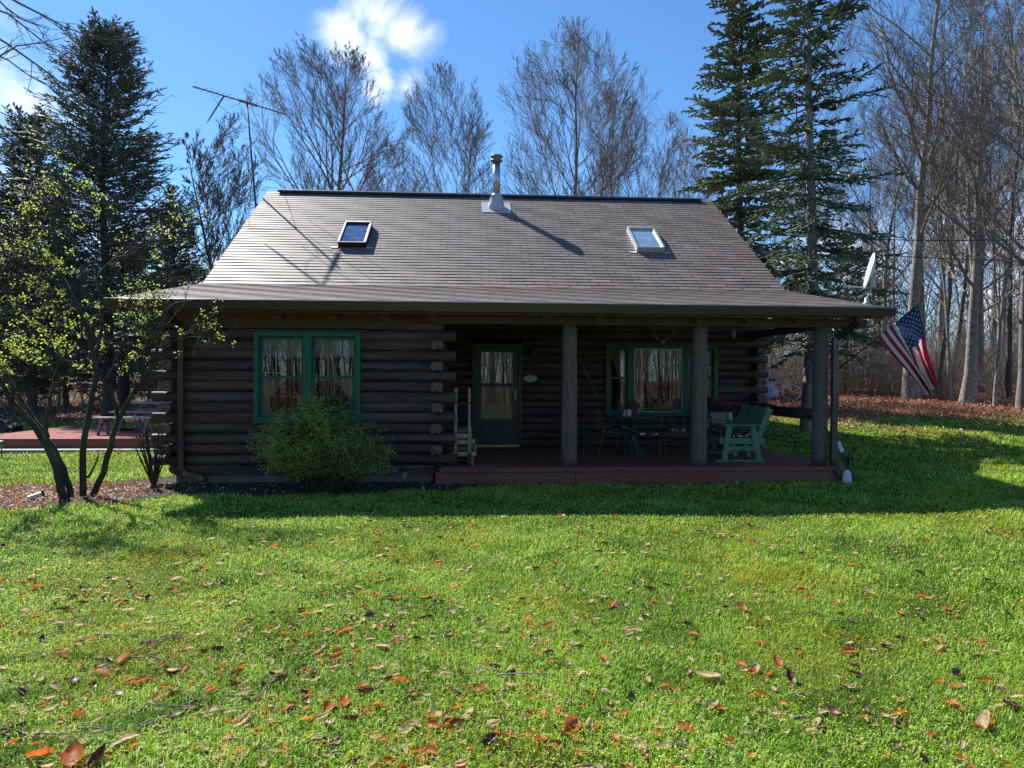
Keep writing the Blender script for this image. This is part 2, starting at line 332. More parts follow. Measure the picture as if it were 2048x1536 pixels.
def quads_at(C,size,r,asp=.5,nz=0.0):
    """one small leaf (bent rhombus) per centre"""
    m=len(C); d=nrm(r.normal(size=(m,3))); nn=r.normal(size=(m,3)); nn[:,2]+=nz; nn=nrm(nn); d=nrm(d-nn*(d*nn).sum(-1,keepdims=True)); w=np.cross(nn,d)
    s=(size if hasattr(size,'__len__') else np.full(m,size))[:,None]
    Vt=np.stack([C,C+d*s*.5+w*s*asp*.5+nn*s*.06,C+d*s,C+d*s*.5-w*s*asp*.5+nn*s*.06],1).reshape(-1,3)
    return Vt,(np.arange(m)*4)[:,None]+np.arange(4)[None,:]
# ------------------------------------------------------------------ cabin
EV,BV,RV=10.7,14.25,18.75; EZ,BZ,RZ=2.9,3.61,6.67; SU=(RZ-BZ)/(RV-BV); SL=(BZ-EZ)/(BV-EV); UL,UR=-5.32,6.73
ZR=[.173,.328,.496,.664,.831,.999,1.167,1.334,1.502,1.67,1.837,1.999,2.172,2.334,2.507]
cabin=thing('log_cabin','dark brown single storey log cabin with a covered front porch and a big shingled roof','log cabin',0,0,0)
def logprof(y,z0,z1,bul=.05,back=.10,out=-1):
    h=z1-z0; pts=[]
    for i in range(9):
        a=-math.pi/2+math.pi*i/8; pts.append((y+out*bul*math.cos(a)**.7 if math.cos(a)>1e-6 else y, z0+.004+(h-.008)*(i/8)))
    return pts+[(y-out*back,z1-.004),(y-out*back,z0+.004)]
def logrow(mb,u0,u1,y,z0,z1,axis=0,out=-1,seed=0,bul=.05):
    """one log, slightly wavy along its length"""
    r=random.Random(seed*77+int(u0*100)); n=max(1,int(abs(u1-u0)/.35)); rings=[]; bul=bul*r.uniform(.75,1.2); z0+=r.uniform(-.004,.004)
    dy=0;dz=0
    for i in range(n+1):
        dy=dy*.6+r.uniform(-.006,.006); dz=dz*.6+r.uniform(-.003,.003); t=u0+(u1-u0)*i/n
        ring=[]
        for j,(p,q) in enumerate(logprof(y,z0,z1,bul,out=out)):
            k=1 if j<9 else 0
            ring.append((t,p+dy*k,q+dz*k) if axis==0 else (p+dy*k,t,q+dz*k))
        rings+=ring
    m=11
    mb.add(rings,[(i*m+j,i*m+(j+1)%m,(i+1)*m+(j+1)%m,(i+1)*m+j) for i in range(n) for j in range(m)])
    mb.add(rings,[tuple(range(m))[::-1],tuple(range(n*m,n*m+m))],1)
# bay front wall with the window hole
W1=(-3.38,-1.71,1.03,2.46); VB=11.25
mb=MB()
for i in range(14):
    z0,z1=ZR[i],ZR[i+1]
    a,b=-4.62,-.53
    if i==0: mb.box((-4.62,VB-.03,z0),(-.53,VB+.1,z1-.004)); continue
    if i%2: a,b=-4.97,-.19
    segs=[(a,b)]
    if z1>W1[2]+.05 and z0<W1[3]-.05: segs=[(a,W1[0]+.02),(W1[1]-.02,b)]
    for k,(p,q) in enumerate(segs): logrow(mb,p,q,VB,z0,z1,seed=i*3+k)
mb.build('front_log_wall',['log','logend'],cabin)
mb=MB(); mb.box((-4.75,VB-.01,2.511),(-.4,VB+.12,2.90)); mb.build('wall_plate',['board'],cabin)
# corner log ends and side walls
def crossend(mb,u,z0,z1,v0,v1):
    w=.095; h=z1-z0; c=(z0+z1)/2
    poly=[(u-w,c-.03),(u-w*.75,z0+.008),(u-.025,z0+.008),(u-.012,z0+.03),(u+.012,z0+.03),(u+.025,z0+.008),(u+w*.75,z0+.008),(u+w,c-.03),(u+w,c+.03),(u+w*.7,z1-.006),(u-w*.7,z1-.006),(u-w,c+.03)]
    mb.prism(poly,1,v0,v1,0,1)
rr=random.Random(3)
for i in range(2,14,2):
    for u in (-4.70,-.49): mb=MB(); crossend(mb,u+rr.uniform(-.012,.012),ZR[i]+.002,ZR[i+1]-.002,VB-.20+rr.uniform(-.03,.03),VB+.15); mb.build('log_end',['log','logend'],cabin,bevel=.006)
mb=MB()
for i in range(0,20):
    z0=.173+.1667*i
    if z0>3.4: break
    if z0<2.6:
        logrow(mb,VB+.12,14.3,-.43,z0,z0+.1667,axis=1,out=1,seed=100+i)       # bay side wall
    logrow(mb,VB+.12 if z0<2.6 else 13.9,23.1,-4.62-.09,z0,z0+.1667,axis=1,out=-1,seed=140+i)  # left wall
    logrow(mb,14.5,23.1,6.15,z0,z0+.1667,axis=1,out=1,seed=180+i)          # right wall
mb.build('side_log_wall',['logside','logend'],cabin)
W2=(2.90,5.30,.95,2.455); D=(.10,1.13,.30,2.46); VM=14.4
mb=MB()
for i in range(20):
    z0=.30+.162*i; z1=z0+.162
    a,b=-.42,(6.41 if i%2 else 6.02)
    segs=[(a,b)]
    if z0<D[3]-.05: segs=[(a,D[0]),(D[1],b)]
    if z1>W2[2]+.05 and z0<W2[3]-.05: segs=[(a,D[0]),(D[1],W2[0]),(W2[1],b)] if z0<D[3]-.05 else [(a,W2[0]),(W2[1],b)]
    for k,(p,q) in enumerate(segs): logrow(mb,p,q,VM,z0,z1,seed=300+i*3+k)
mb.build('porch_log_wall',['log','logend'],cabin)
for i in range(0,18,2): mb=MB(); crossend(mb,6.16+rr.uniform(-.012,.012),.302+.162*i,.30+.162*(i+1)-.002,VM-.30,VM+.2); mb.build('log_end',['log','logend'],cabin,bevel=.006)
mb=MB(); mb.box((-4.6,VB+.0,-.25),(-.55,VB+.2,.171)); mb.box((-4.599,VB+.19,-.25),(-4.42,23.0,.170)); mb.build('foundation',['concrete'],cabin); mb=MB(); mb.box((5.95,14.6,-.25),(6.12,23.0,.171)); mb.build('foundation',['concrete'],cabin)
# gables, rear wall, interior floor/ceiling so that the inside is a real dark room
mb=MB()
mb.prism([(14.2,3.45),(23.3,3.45),(18.75,6.55)],0,-4.78,-4.66); mb.prism([(14.2,3.45),(23.3,3.45),(18.75,6.55)],0,6.10,6.22); mb.prism([(11.35,2.7),(14.2,3.45),(14.2,3.3),(14.2,2.7)],0,-4.78,-4.66)
mb.box((-4.7,23.05,.17),(6.2,23.2,3.6)); mb.build('gable_wall',['logside'],cabin)
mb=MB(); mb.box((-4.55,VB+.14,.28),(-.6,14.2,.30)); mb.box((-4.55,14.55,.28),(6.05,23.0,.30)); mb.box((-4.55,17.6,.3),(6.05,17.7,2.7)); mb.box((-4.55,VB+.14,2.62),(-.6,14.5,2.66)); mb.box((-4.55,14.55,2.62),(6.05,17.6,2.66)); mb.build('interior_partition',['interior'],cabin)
# roof
def roof_part(name,mname,v0,z0,v1,z1,pitch,step,u0=UL,u1=UR,parent=cabin,uvoff=0):
    L=math.hypot(v1-v0,z1-z0); n=round(L/pitch); dv=(v1-v0)/L; dz=(z1-z0)/L; nv,nz=-dz,dv
    if v1<v0: nv,nz=-nv,-nz
    if nz<0: nv,nz=-nv,-nz
    vs=[];fs=[];uv=[]; nu=30; r=random.Random(5)
    for i in range(n):
        a=i*L/n; b=(i+1)*L/n+.002
        for j in range(nu):
            ua=u0+(u1-u0)*j/nu; ub=u0+(u1-u0)*(j+1)/nu; o=len(vs)
            h=[step*(1+.25*math.sin(i*7.3+ua*5)),step*(1+.25*math.sin(i*7.3+ub*5))]
            for (uu,s,hh) in ((ua,a,0),(ub,a,0),(ub,a,h[1]),(ua,a,h[0]),(ub,b,0.001),(ua,b,0.001)):
                vs.append((uu,v0+dv*s+nv*hh,z0+dz*s+nz*hh)); uv.append((uu,s+uvoff))
            fs+=[(o,o+1,o+2,o+3),(o+3,o+2,o+4,o+5)]
    me=bpy.data.meshes.new(name); me.from_pydata(vs,[],fs); l=me.uv_layers.new(name='UVMap'); 
    ll=np.zeros(len(me.loops),np.int32); me.loops.foreach_get('vertex_index',ll); l.data.foreach_set('uv',np.array(uv,np.float32)[ll].ravel())
    me.materials.append(M[mname]); o=bpy.data.objects.new(name,me); COL.objects.link(o); o.parent=parent; return o
mb=MB(); t=.10
mb.prism([(EV,EZ-.01),(BV,BZ-.01),(RV,RZ-.01),(23.25,BZ-.01),(23.7,BZ-.31),(23.7,BZ-.43),(23.25,BZ-.13),(RV,RZ-.15),(BV,BZ-.13),(EV,EZ-.10)],0,UL+.02,UR-.02)
# the concave outline is split so that its end faces stay clean
mb=MB()
for (va,za,vb,zb) in ((EV,EZ,BV,BZ),(BV,BZ,RV,RZ),(RV,RZ,23.25,BZ),(23.25,BZ,23.8,BZ-.36)):
    mb.prism([(va,za-.012),(vb,zb-.012),(vb,zb-.13),(va,za-.13)],0,UL+.02,UR-.02)
roof=mb.build('roof',['board'],cabin)
roof_part('upper_shingles','shingle',BV,BZ,RV,RZ,.1445,.011,parent=roof)
roof_part('lower_roofing','rolled',EV-.05,EZ-.01,BV,BZ,.1465,.008,parent=roof)
roof_part('rear_shingles','shingle',23.8,BZ-.36,RV,RZ,.1445,.011,parent=roof)
mb=MB(); mb.prism([(RV-.16,RZ-.05),(RV-.12,RZ+.02),(RV,RZ+.075),(RV+.12,RZ+.02),(RV+.16,RZ-.05),(RV,RZ+.03)],0,UL+.3,UR-.33); mb.build('ridge_cap',['black'],roof)
mb=MB()
for u0,u1 in ((UL,UL+.03),(UR-.03,UR)):
    mb=MB()
    for (va,za,vb,zb) in ((EV,EZ,BV,BZ),(BV,BZ,RV,RZ),(RV,RZ,23.25,BZ)): mb.prism([(va,za+.006),(vb,zb+.006),(vb,zb-.17),(va,za-.15)],0,u0,u1)
    mb.build('rake_board',['board'],roof)
# gutter
mb=MB(); g0=EV-.17; gp=[(g0+.03,EZ-.155),(EV-.02,EZ-.155),(EV-.02,EZ-.02),(EV-.03,EZ-.02),(EV-.03,EZ-.145),(g0+.035,EZ-.145),(g0+.022,EZ-.08),(g0+.012,EZ-.03),(g0+.025,EZ-.03),(g0+.025,EZ-.018),(g0,EZ-.018),(g0,EZ-.035),(g0+.012,EZ-.085)]
mb.prism(gp,0,UL-.03,UR+.05); 
for u in (UL-.03,UR+.045): mb.prism([(g0,EZ-.02),(EV-.02,EZ-.02),(EV-.02,EZ-.157),(g0+.03,EZ-.157)],0,u,u+.008)
gt=mb.build('gutter',['gutter'],cabin,smooth=False)
mb=MB(); mb.tube([(UL-.03+(UR-UL+.08)*i/40,g0+.010,EZ-.019+.0015*math.sin(i*1.7)) for i in range(41)],.0105,10); mb.build('gutter_lip',['gutterlip'],gt,smooth=True)
mb=MB(); mb.box((UL+.05,EV-.012,EZ-.19),(UR-.05,EV+.012,EZ-.03)); mb.build('fascia_board',['board'],cabin)
def rectpipe(pts,w=.075,d=.06): 
    mb=MB(); pts=cat([Vector(p) for p in pts],3)
    vs=[];n=len(pts)
    for i,p in enumerate(pts):
        t=(pts[min(i+1,n-1)]-pts[max(i-1,0)]).normalized(); a=Vector((0,1,0)); a=(a-t*a.dot(t)).normalized(); b=t.cross(a)
        rb=.004*math.sin(i*2.2)
        for x,y in ((-1,-1),(1,-1),(1,1),(-1,1)): vs.append(p+b*(x*(w/2+rb))+a*(y*(d/2+rb)))
    mb.add(vs,[(i*4+j,i*4+(j+1)%4,i*4+4+(j+1)%4,i*4+4+j) for i in range(n-1) for j in range(4)]+[(3,2,1,0),(n*4-4,n*4-3,n*4-2,n*4-1)]); return mb
rectpipe([(-4.5,10.62,2.78),(-4.5,10.66,2.70),(-4.49,11.05,2.55),(-4.48,11.13,2.45),(-4.48,11.13,1.5),(-4.47,11.13,.42),(-4.45,11.12,.28),(-4.36,11.1,.2),(-4.20,11.07,.19),(-4.1,11.05,.12),(-4.08,11.05,.05)],.085,.065).build('downspout',['gutter'],cabin,bevel=.006)
rectpipe([(6.22,10.62,2.78),(6.22,10.64,2.68),(6.17,10.8,2.55),(6.07,10.98,2.44),(6.04,11.0,2.32),(6.04,11.0,1.5),(6.03,11.0,.42),(6.05,10.99,.28),(6.14,10.97,.18),(6.28,10.95,.16),(6.38,10.94,.12)],.10,.07).build('downspout',['gutter'],cabin,bevel=.006)
# rafters and porch beam
for x in (553,666,770,866,1092,1200,1301,1400,1499,1598):
    u=onv(x,632,10.98)[0]; mb=MB(); n=14; r0=.092
    zc=lambda v:EZ+(v-EV)*SL-.13-r0-.012
    vs=[]
    for v in (10.93,14.38):
        for j in range(n): a=2*math.pi*j/n; vs.append((u+r0*math.cos(a),v,zc(v)+r0*math.sin(a)))
    mb.add(vs,[(j,(j+1)%n,n+(j+1)%n,n+j) for j in range(n)],0); mb.add(vs,[tuple(range(n))[::-1]],1); mb.build('rafter',['log','rafter'],cabin)
mb=MB(); mb.box((-.52,11.06,2.60),(6.62,11.28,2.735)); mb.build('porch_beam',['board'],cabin,bevel=.01)
mb=MB(); mb.box((5.88,11.285,2.58),(6.02,14.3,2.72)); mb.build('side_beam',['log'],cabin,bevel=.01)
def postmesh(u,v,z0,z1,r,seed):
    mb=MB(); n=22; k=14; r_=random.Random(seed); ph=[r_.uniform(0,6.28) for _ in range(4)]; vs=[]
    for i in range(k+1):
        t=i/k
        for j in range(n):
            a=2*math.pi*j/n; q=r*(1.06-.10*t)*(1+.02*math.sin(3*a+ph[0]+t*1.2)+.012*math.sin(5*a+ph[1]-t*3)+.012*math.sin(9*t+ph[2]+a))
            if j==(n*3//4)%n: q*=.93      # a long drying check
            vs.append((u+q*math.cos(a),v+q*math.sin(a),z0+(z1-z0)*t))
    mb.add(vs,[(i*n+j,i*n+(j+1)%n,(i+1)*n+(j+1)%n,(i+1)*n+j) for i in range(k) for j in range(n)]+[tuple(range(n))[::-1],tuple(range(k*n,k*n+n))]); return mb
for i,(u,r) in enumerate(((1.66,.125),(3.82,.125),(5.88,.118))):
    postmesh(u,11.17,.305,2.598,r,i).build('porch_post',['post'],cabin,smooth=True)
# deck
mb=MB(); nb=24
for i in range(nb):
    a=11.04+i*(14.30-11.04)/nb; mb.box((-.40,a,.265),(6.20,a+(14.30-11.04)/nb-.006,.305-.0015*(i%2)))
mb.build('porch_floor',['deck'],cabin,bevel=.003)
mb=MB(); mb.box((-.44,10.97,.235),(6.22,11.035,.305)); mb.box((-.50,11.0,.045),(1.74,11.04,.233)); mb.box((1.75,11.0,.045),(6.2,11.04,.233)); mb.box((6.165,11.045,.045),(6.2,14.3,.233)); mb.build('porch_skirt',['deck'],cabin,bevel=.004)
for u in (1.72,3.85,5.75,6.05):
    mb=MB(); mb.box((u-.16,11.03,-.06),(u+.16,11.3,.04)); mb.build('pier_block',['concrete'],cabin,bevel=.01)
mb=MB(); mb.tube([(5.99,11.25,1.13),(6.03,12.6,1.12),(6.05,14.35,1.12)],.10,14); mb.box((5.98,13.3,1.2),(6.1,14.3,1.24)); mb.build('porch_rail',['log'],cabin,smooth=True)
# windows
def curtain(mb,u0,u1,z0,z1,v,top,bot,side,swag=False,n=26,rows=10,folds=5):
    """gathered curtain; side -1 pulled to left, +1 right, 0 straight"""
    vs=[]
    for i in range(rows+1):
        t=i/rows; z=z1+(z0-z1)*t
        if side==0: a,b=u0,u1
        else:
            w=(u1-u0)*(1-.72*math.sin(min(t/.68,1)*math.pi/2)**1.6 + (.16*(t-.68)/.32 if t>.68 else 0))
            a,b=(u0,u0+w) if side<0 else (u1-w,u1)
        for j in range(n+1):
            s=j/n; zz=z
            if side==0 and i==rows: zz=z+.02*abs(math.sin(s*math.pi*6))
            vs.append((a+(b-a)*s,v+.018*math.sin(s*folds*2*math.pi),zz))
    mb.add(vs,[(i*(n+1)+j,i*(n+1)+j+1,(i+1)*(n+1)+j+1,(i+1)*(n+1)+j) for i in range(rows) for j in range(n)])
def dh_window(par,u0,u1,z0,z1,v,mid,cols,sw=.045):
    """double-hung unit inside a frame: sashes, panes, muntins"""
    mb=MB()
    for (a,b,vv) in ((z0,mid+.02,v+.02),(mid-.02,z1,v+.045)):
        mb.box((u0,vv,a),(u0+sw,vv+.03,b)); mb.box((u1-sw,vv,a),(u1,vv+.03,b)); mb.box((u0+sw,vv,a),(u1-sw,vv+.03,a+sw)); mb.box((u0+sw,vv,b-sw),(u1-sw,vv+.03,b))
    mb.build('sash',['green'],par,bevel=.003)
    mb=MB(); mb.box((u0+sw,v+.032,z0+sw),(u1-sw,v+.036,mid+.02-sw)); mb.box((u0+sw,v+.057,mid-.02+sw),(u1-sw,v+.061,z1-sw)); mb.build('pane',['glass'],par)
    mb=MB(); w=(u1-u0-2*sw)
    for k in (range(1,cols) if cols>1 else (.5,)): x=u0+sw+w*k/cols; mb.box((x-.006,v+.07,z0+sw),(x+.006,v+.08,z1-sw))
    for z in ((z0+mid)/2,(z1+mid)/2): mb.box((u0+sw,v+.071,z-.006),(u1-sw,v+.079,z+.006))
    mb.build('muntin',['tan'],par)
def frame(mb,u0,u1,z0,z1,v,w,d=.06,out=.035):
    mb.box((u0,v-out,z0),(u0+w,v+d,z1)); mb.box((u1-w,v-out,z0),(u1,v+d,z1)); mb.box((u0+w,v-out,z0),(u1-w,v+d,z0+w)); mb.box((u0+w,v-out,z1-w),(u1-w,v+d,z1))
v=VB-.055
mb=MB(); frame(mb,*W1,v,.075); c=(W1[0]+W1[1])/2; mb.box((c-.065,v-.03,W1[2]+.075),(c+.065,v+.06,W1[3]-.075)); mb.box((W1[0]-.02,v-.05,W1[2]-.03),(W1[1]+.02,v+.0,W1[2]-.002))
w1=mb.build('window',['green'],cabin,bevel=.004); w1['label']='green double window behind the bush'
mb=MB(); mb.box((-3.5,v-.03,W1[3]+.006),(-1.62,v+.05,W1[3]+.03)); mb.build('window_drip_board',['board'],cabin)
midz=W1[2]+.70
for a,b in ((W1[0]+.075,c-.065),(c+.065,W1[1]-.075)): dh_window(w1,a,b,W1[2]+.075,W1[3]-.075,v,midz,3)
mb=MB()
for a,b in ((W1[0]+.1,c-.08),(c+.08,W1[1]-.1)): curtain(mb,a,b,2.06,2.40,v+.11,0,0,0)
curtain(mb,W1[0]+.1,c-.35,1.1,1.75,v+.12,0,0,-1); curtain(mb,c+.38,W1[1]-.09,1.1,1.75,v+.12,0,0,1); mb.build('curtain',['lace'],w1,smooth=True)
v=VM-.06
mb=MB(); frame(mb,*W2,v,.08); PL,PR=3.50,4.56
for x in (3.36,4.55): mb.box((x,v-.03,W2[2]+.08),(x+.14 if x<4 else x+.1,v+.06,W2[3]-.08))
mb.box((W2[0]-.02,v-.05,W2[3]+.002),(W2[1]+.02,v+.0,W2[3]+.04))
w2=mb.build('window',['green'],cabin,bevel=.004); w2['label']='wide green triple window behind the porch table'
mz=W2[2]+.80
for a,b in ((W2[0]+.08,3.36),(4.65,W2[1]-.08)): dh_window(w2,a,b,W2[2]+.08,W2[3]-.08,v,mz,1)
mb=MB(); frame(mb,3.50,4.55,W2[2]+.08,W2[3]-.08,v,.025,.05,.0); mb.build('picture_frame',['white'],w2,bevel=.003)
mb=MB(); mb.box((3.525,v+.02,W2[2]+.105),(4.525,v+.025,W2[3]-.105)); mb.build('pane',['glass'],w2)
mb=MB()
for k in (1,2): x=3.525+k/3; mb.box((x-.006,v+.04,W2[2]+.1),(x+.006,v+.05,W2[3]-.1))
for k in (1,2,3): z=W2[2]+.1+1.27*k/4; mb.box((3.53,v+.041,z-.006),(4.52,v+.049,z+.006))
mb.build('muntin',['grey'],w2)
mb=MB(); curtain(mb,3.54,4.02,W2[2]+.1,W2[3]-.1,v+.09,0,0,-1); curtain(mb,4.03,4.51,W2[2]+.1,W2[3]-.1,v+.09,0,0,1); curtain(mb,3.02,3.3,W2[2]+.1,W2[3]-.1,v+.09,0,0,1); curtain(mb,4.7,5.0,W2[2]+.1,W2[3]-.1,v+.09,0,0,-1); mb.build('curtain',['lace'],w2,smooth=True)
# door
v=VM-.05
mb=MB(); mb.box((.10,v-.02,.34),(.17,v+.1,2.455)); mb.box((1.06,v-.02,.34),(1.13,v+.1,2.455)); mb.box((.17,v-.02,2.385),(1.06,v+.1,2.455)); mb.build('door_frame',['door'],cabin,bevel=.004)
mb=MB(); a,b=.172,1.058; s=.115; dz0,dz1=.36,2.38
mb.box((a,v,dz0),(a+s,v+.045,dz1)); mb.box((b-s,v,dz0),(b,v+.045,dz1)); mb.box((a+s,v,dz0),(b-s,v+.045,.88)); mb.box((a+s,v,dz1-.1),(b-s,v+.045,dz1)); mb.box((a+s,v,1.57),(b-s,v+.045,1.63))
mb.box((a+s+.02,v-.012,.50),(b-s-.02,v-.001,.80))
mb.box((a+s+.05,v-.02,.53),(b-s-.05,v-.0125,.77))
door=mb.build('storm_door',['door'],cabin,bevel=.005)
mb=MB(); mb.box((a+s,v+.02,.88),(b-s,v+.025,1.57)); mb.box((a+s,v+.02,1.63),(b-s,v+.025,dz1-.1)); mb.build('pane',['glass'],door)
mb=MB(); mb.box((a+s-.01,v+.07,.6),(b-s+.01,v+.10,2.3)); mb.build('inner_door',['door'],door)
mb=MB(); gw=(b-a-2*s)
for k in (1,2): mb.box((a+s+gw*k/3-.012,v+.045,1.63),(a+s+gw*k/3+.012,v+.0695,2.28))
for k in (1,2): mb.box((a+s,v+.046,1.63+.65*k/3-.012),(b-s,v+.0685,1.63+.65*k/3+.012))
mb.build('grille',['door'],door)
mb=MB(); mb.box((a+s+.03,v+.05,.89),(b-s-.005,v+.06,1.555)); mb.build('pane_reflection',['panereflect'],door)  # added sheet behind the lower pane, painted as its tan reflection
mb=MB(); mb.box((b-.075,v-.018,1.29),(b-.045,v-.001,1.50)); mb.tube([(b-.06,v-.02,1.40),(b-.06,v-.06,1.40),(b-.06,v-.065,1.34),(b-.06,v-.05,1.31)],.008,8,0,3); mb.build('handle',['white'],door,bevel=.004)
mb=MB(); mb.box((.15,v-.06,.308),(1.08,v+.08,.355)); mb.build('threshold',['brass'],cabin,bevel=.004)
# skylights
def skylight(u0,u1,v0,v1,label,paint):
    zr=lambda v:BZ+SU*(v-BV); h=.13
    nv,nz=-SU/math.hypot(1,SU),1/math.hypot(1,SU)
    P=lambda u,v,k:(u,v+nv*k,zr(v)+nz*k)
    def slab(mb,a,b,c,d,k0,k1,mi=0): mb.add([P(a,c,k0),P(b,c,k0),P(b,d,k0),P(a,d,k0),P(a,c,k1),P(b,c,k1),P(b,d,k1),P(a,d,k1)],[(0,3,2,1),(4,5,6,7),(0,1,5,4),(1,2,6,5),(2,3,7,6),(3,0,4,7)],mi)
    mb=MB(); w=.045
    slab(mb,u0,u0+w,v0,v1,0,h); slab(mb,u1-w,u1,v0,v1,0,h); slab(mb,u0+w,u1-w,v0,v0+w,0,h); slab(mb,u0+w,u1-w,v1-.1,v1,0,h)
    s=mb.build('skylight',['black' if paint=='black' else 'flash'],cabin,bevel=.005); s['label']=label
    mb=MB(); slab(mb,u0+w,u1-w,v0+w,v1-.1,h-.035,h-.03); mb.build('pane',['skyglass' if paint=='black' else 'skyglass2'],s)
    mb=MB(); slab(mb,u0-.01,u0+w-.012,v0+.02,v1-.1,h+.001,h+.012); slab(mb,u1-w+.012,u1+.008,v0+.02,v1-.1,h+.001,h+.012); slab(mb,u0+.02,u1-.02,v0+.005,v0+.025,h+.001,h+.01); slab(mb,u0+.02,u1-.02,v1-.08,v1-.03,h+.001,h+.02); mb.build('rail',['flash'],s)
    for a,b in ((u0-.16,u0-.002),(u1+.002,u1+.14)): mb=MB(); slab(mb,a,b,v0-.04,v0+.02,.013,.022); mb.build('flashing',['flash'],s)
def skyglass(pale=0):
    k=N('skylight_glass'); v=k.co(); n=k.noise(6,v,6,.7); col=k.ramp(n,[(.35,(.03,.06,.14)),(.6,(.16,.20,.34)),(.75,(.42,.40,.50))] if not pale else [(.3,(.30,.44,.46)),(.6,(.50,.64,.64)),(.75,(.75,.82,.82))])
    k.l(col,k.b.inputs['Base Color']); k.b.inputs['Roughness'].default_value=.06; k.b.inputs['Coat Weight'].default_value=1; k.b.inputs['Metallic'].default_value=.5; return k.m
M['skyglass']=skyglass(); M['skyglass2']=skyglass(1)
skylight(-2.92,-2.30,15.80,16.86,'left skylight, dark framed','black')
skylight(3.90,4.55,15.80,16.84,'right skylight, pale framed','flash')
# chimney
cu,cv=.735,18.02; zb=BZ+SU*(cv-BV)
mb=MB(); mb.lathe([(.098,0),(.098,.86)],(cu,cv,zb+.35),24); ch=mb.build('chimney_pipe',['steel'],cabin,smooth=True)
mb=MB(); mb.lathe([(.10,0),(.155,.015),(.165,.03),(.15,.05),(.11,.07),(.11,.10),(.155,.12),(.16,.15),(.13,.175),(.02,.19)],(cu,cv,zb+1.20),24,0); mb.build('chimney_cap',['alu'],ch,smooth=True)
mb=MB(); mb.lathe([(.30-.06,-.16),(.20,.10),(.165,.26),(.165,.27),(.175,.272),(.11,.36),(.10,.37)],(cu,cv,zb),24); mb.build('chimney_boot',['flash'],ch,smooth=True)
mb=MB(); z_=lambda v:BZ+SU*(v-BV)
mb.add([(cu-.38,cv-.30,z_(cv-.30)+.03),(cu+.38,cv-.30,z_(cv-.30)+.03),(cu+.38,cv+.3,z_(cv+.3)+.03),(cu-.38,cv+.3,z_(cv+.3)+.03),(cu-.38,cv-.30,z_(cv-.30)-.01),(cu+.38,cv-.30,z_(cv-.30)-.01),(cu+.38,cv+.3,z_(cv+.3)-.01),(cu-.38,cv+.3,z_(cv+.3)-.01)],[(0,1,2,3),(4,7,6,5),(0,4,5,1),(1,5,6,2),(2,6,7,3),(3,7,4,0)]); mb.build('chimney_flashing',['flash'],ch)
# ------------------------------------------------------------------ things on and round the porch
def single(o,name,label,c,u,v,z,rot=0,group=None): o.name=name; place(o,u,v,z,rot); return tag(o,label,c,group)
PZ=.306
# wall lamp, plaque, walking stick, antlers, wind chime
mb=MB(); mb.box((-.04,-.015,-.12),(.04,0,.10)); mb.prism([(-.06,-.11),(.06,-.11),(.045,.02),(-.045,.02)],1,-.12,-.02); mb.prism([(-.07,.02),(.07,.02),(.03,.07),(-.03,.07)],1,-.13,-.015); mb.box((-.02,-.09,.07),(.02,-.05,.09))
single(mb.build('wall_lamp',['black'],bevel=.004),'wall_lamp','small black lantern on the log wall right of the green door','lamp',1.37,VM-.055,2.30)
pl=thing('house_number_plaque','white scalloped oval house plaque with black lettering right of the door handle','sign',1.31,VM-.06,1.73)
def ov(k): 
    o=[]
    for i in range(48):
        a=2*math.pi*i/48; r=1+.10*max(0,math.cos(2*(a-math.pi/2)*1)) ; x=.148*math.cos(a)*(1 if True else 1); z=.062*math.sin(a)*(1.0+.28*math.exp(-((abs(math.cos(a))-.22)/.16)**2)-.12*math.exp(-(math.cos(a)/.07)**2)); o.append((x*k,z*k))
    return o
mb=MB(); mb.prism(ov(1),1,-.012,0); mb.build('plate',['plaque'],pl,bevel=.003)
def text(body,size,x,z,par,mname,y=-.0135):
    c=bpy.data.curves.new('lettering','FONT'); c.body=body; c.size=size; c.extrude=.0008; c.align_x='CENTER'; c.align_y='CENTER'
    o=bpy.data.objects.new('tmp',c); COL.objects.link(o); bpy.context.view_layer.update(); dg=bpy.context.evaluated_depsgraph_get(); me=bpy.data.meshes.new_from_object(o.evaluated_get(dg)); bpy.data.objects.remove(o)
    me.transform(Matrix.Translation((x,y,z))@Matrix.Rotation(math.pi/2,4,'X')); me.materials.clear(); me.materials.append(M[mname]); t=bpy.data.objects.new('lettering',me); COL.objects.link(t); t.parent=par
text('1971',.048,0,-.014,pl,'black')
mb=MB()
for s in (-1,1): mb.tube([(s*.012,-.014,.02),(s*.03,-.014,.038),(s*.055,-.014,.03),(s*.075,-.014,.022)],.004,6,0,3)
mb.lathe([(.009,-.001),(.009,.001)],(-.05,-.0135,.022),8); mb.build('emblem',['black'],pl)
mb=MB(); mb.tube([(-.21,0,.46),(-.2,-.01,.30),(-.13,-.01,.18),(-.04,-.01,-.05),(.09,-.01,-.30),(.18,0,-.47)],[.014,.02,.022,.017,.02,.014],8,0,4)
single(mb.build('walking_stick',['post'],smooth=True),'walking_stick','crooked brown stick hung slanting on the log wall left of the wide window','stick',*(lambda p:(p[0],VM-.09,p[1]))(onv(1180,755,VM-.09)))
an=thing('mounted_antlers','branched brown deer antlers mounted above the wide porch window','antlers',*(lambda p:(p[0],VM-.10,p[1]))(onv(1325,684,VM-.1)))
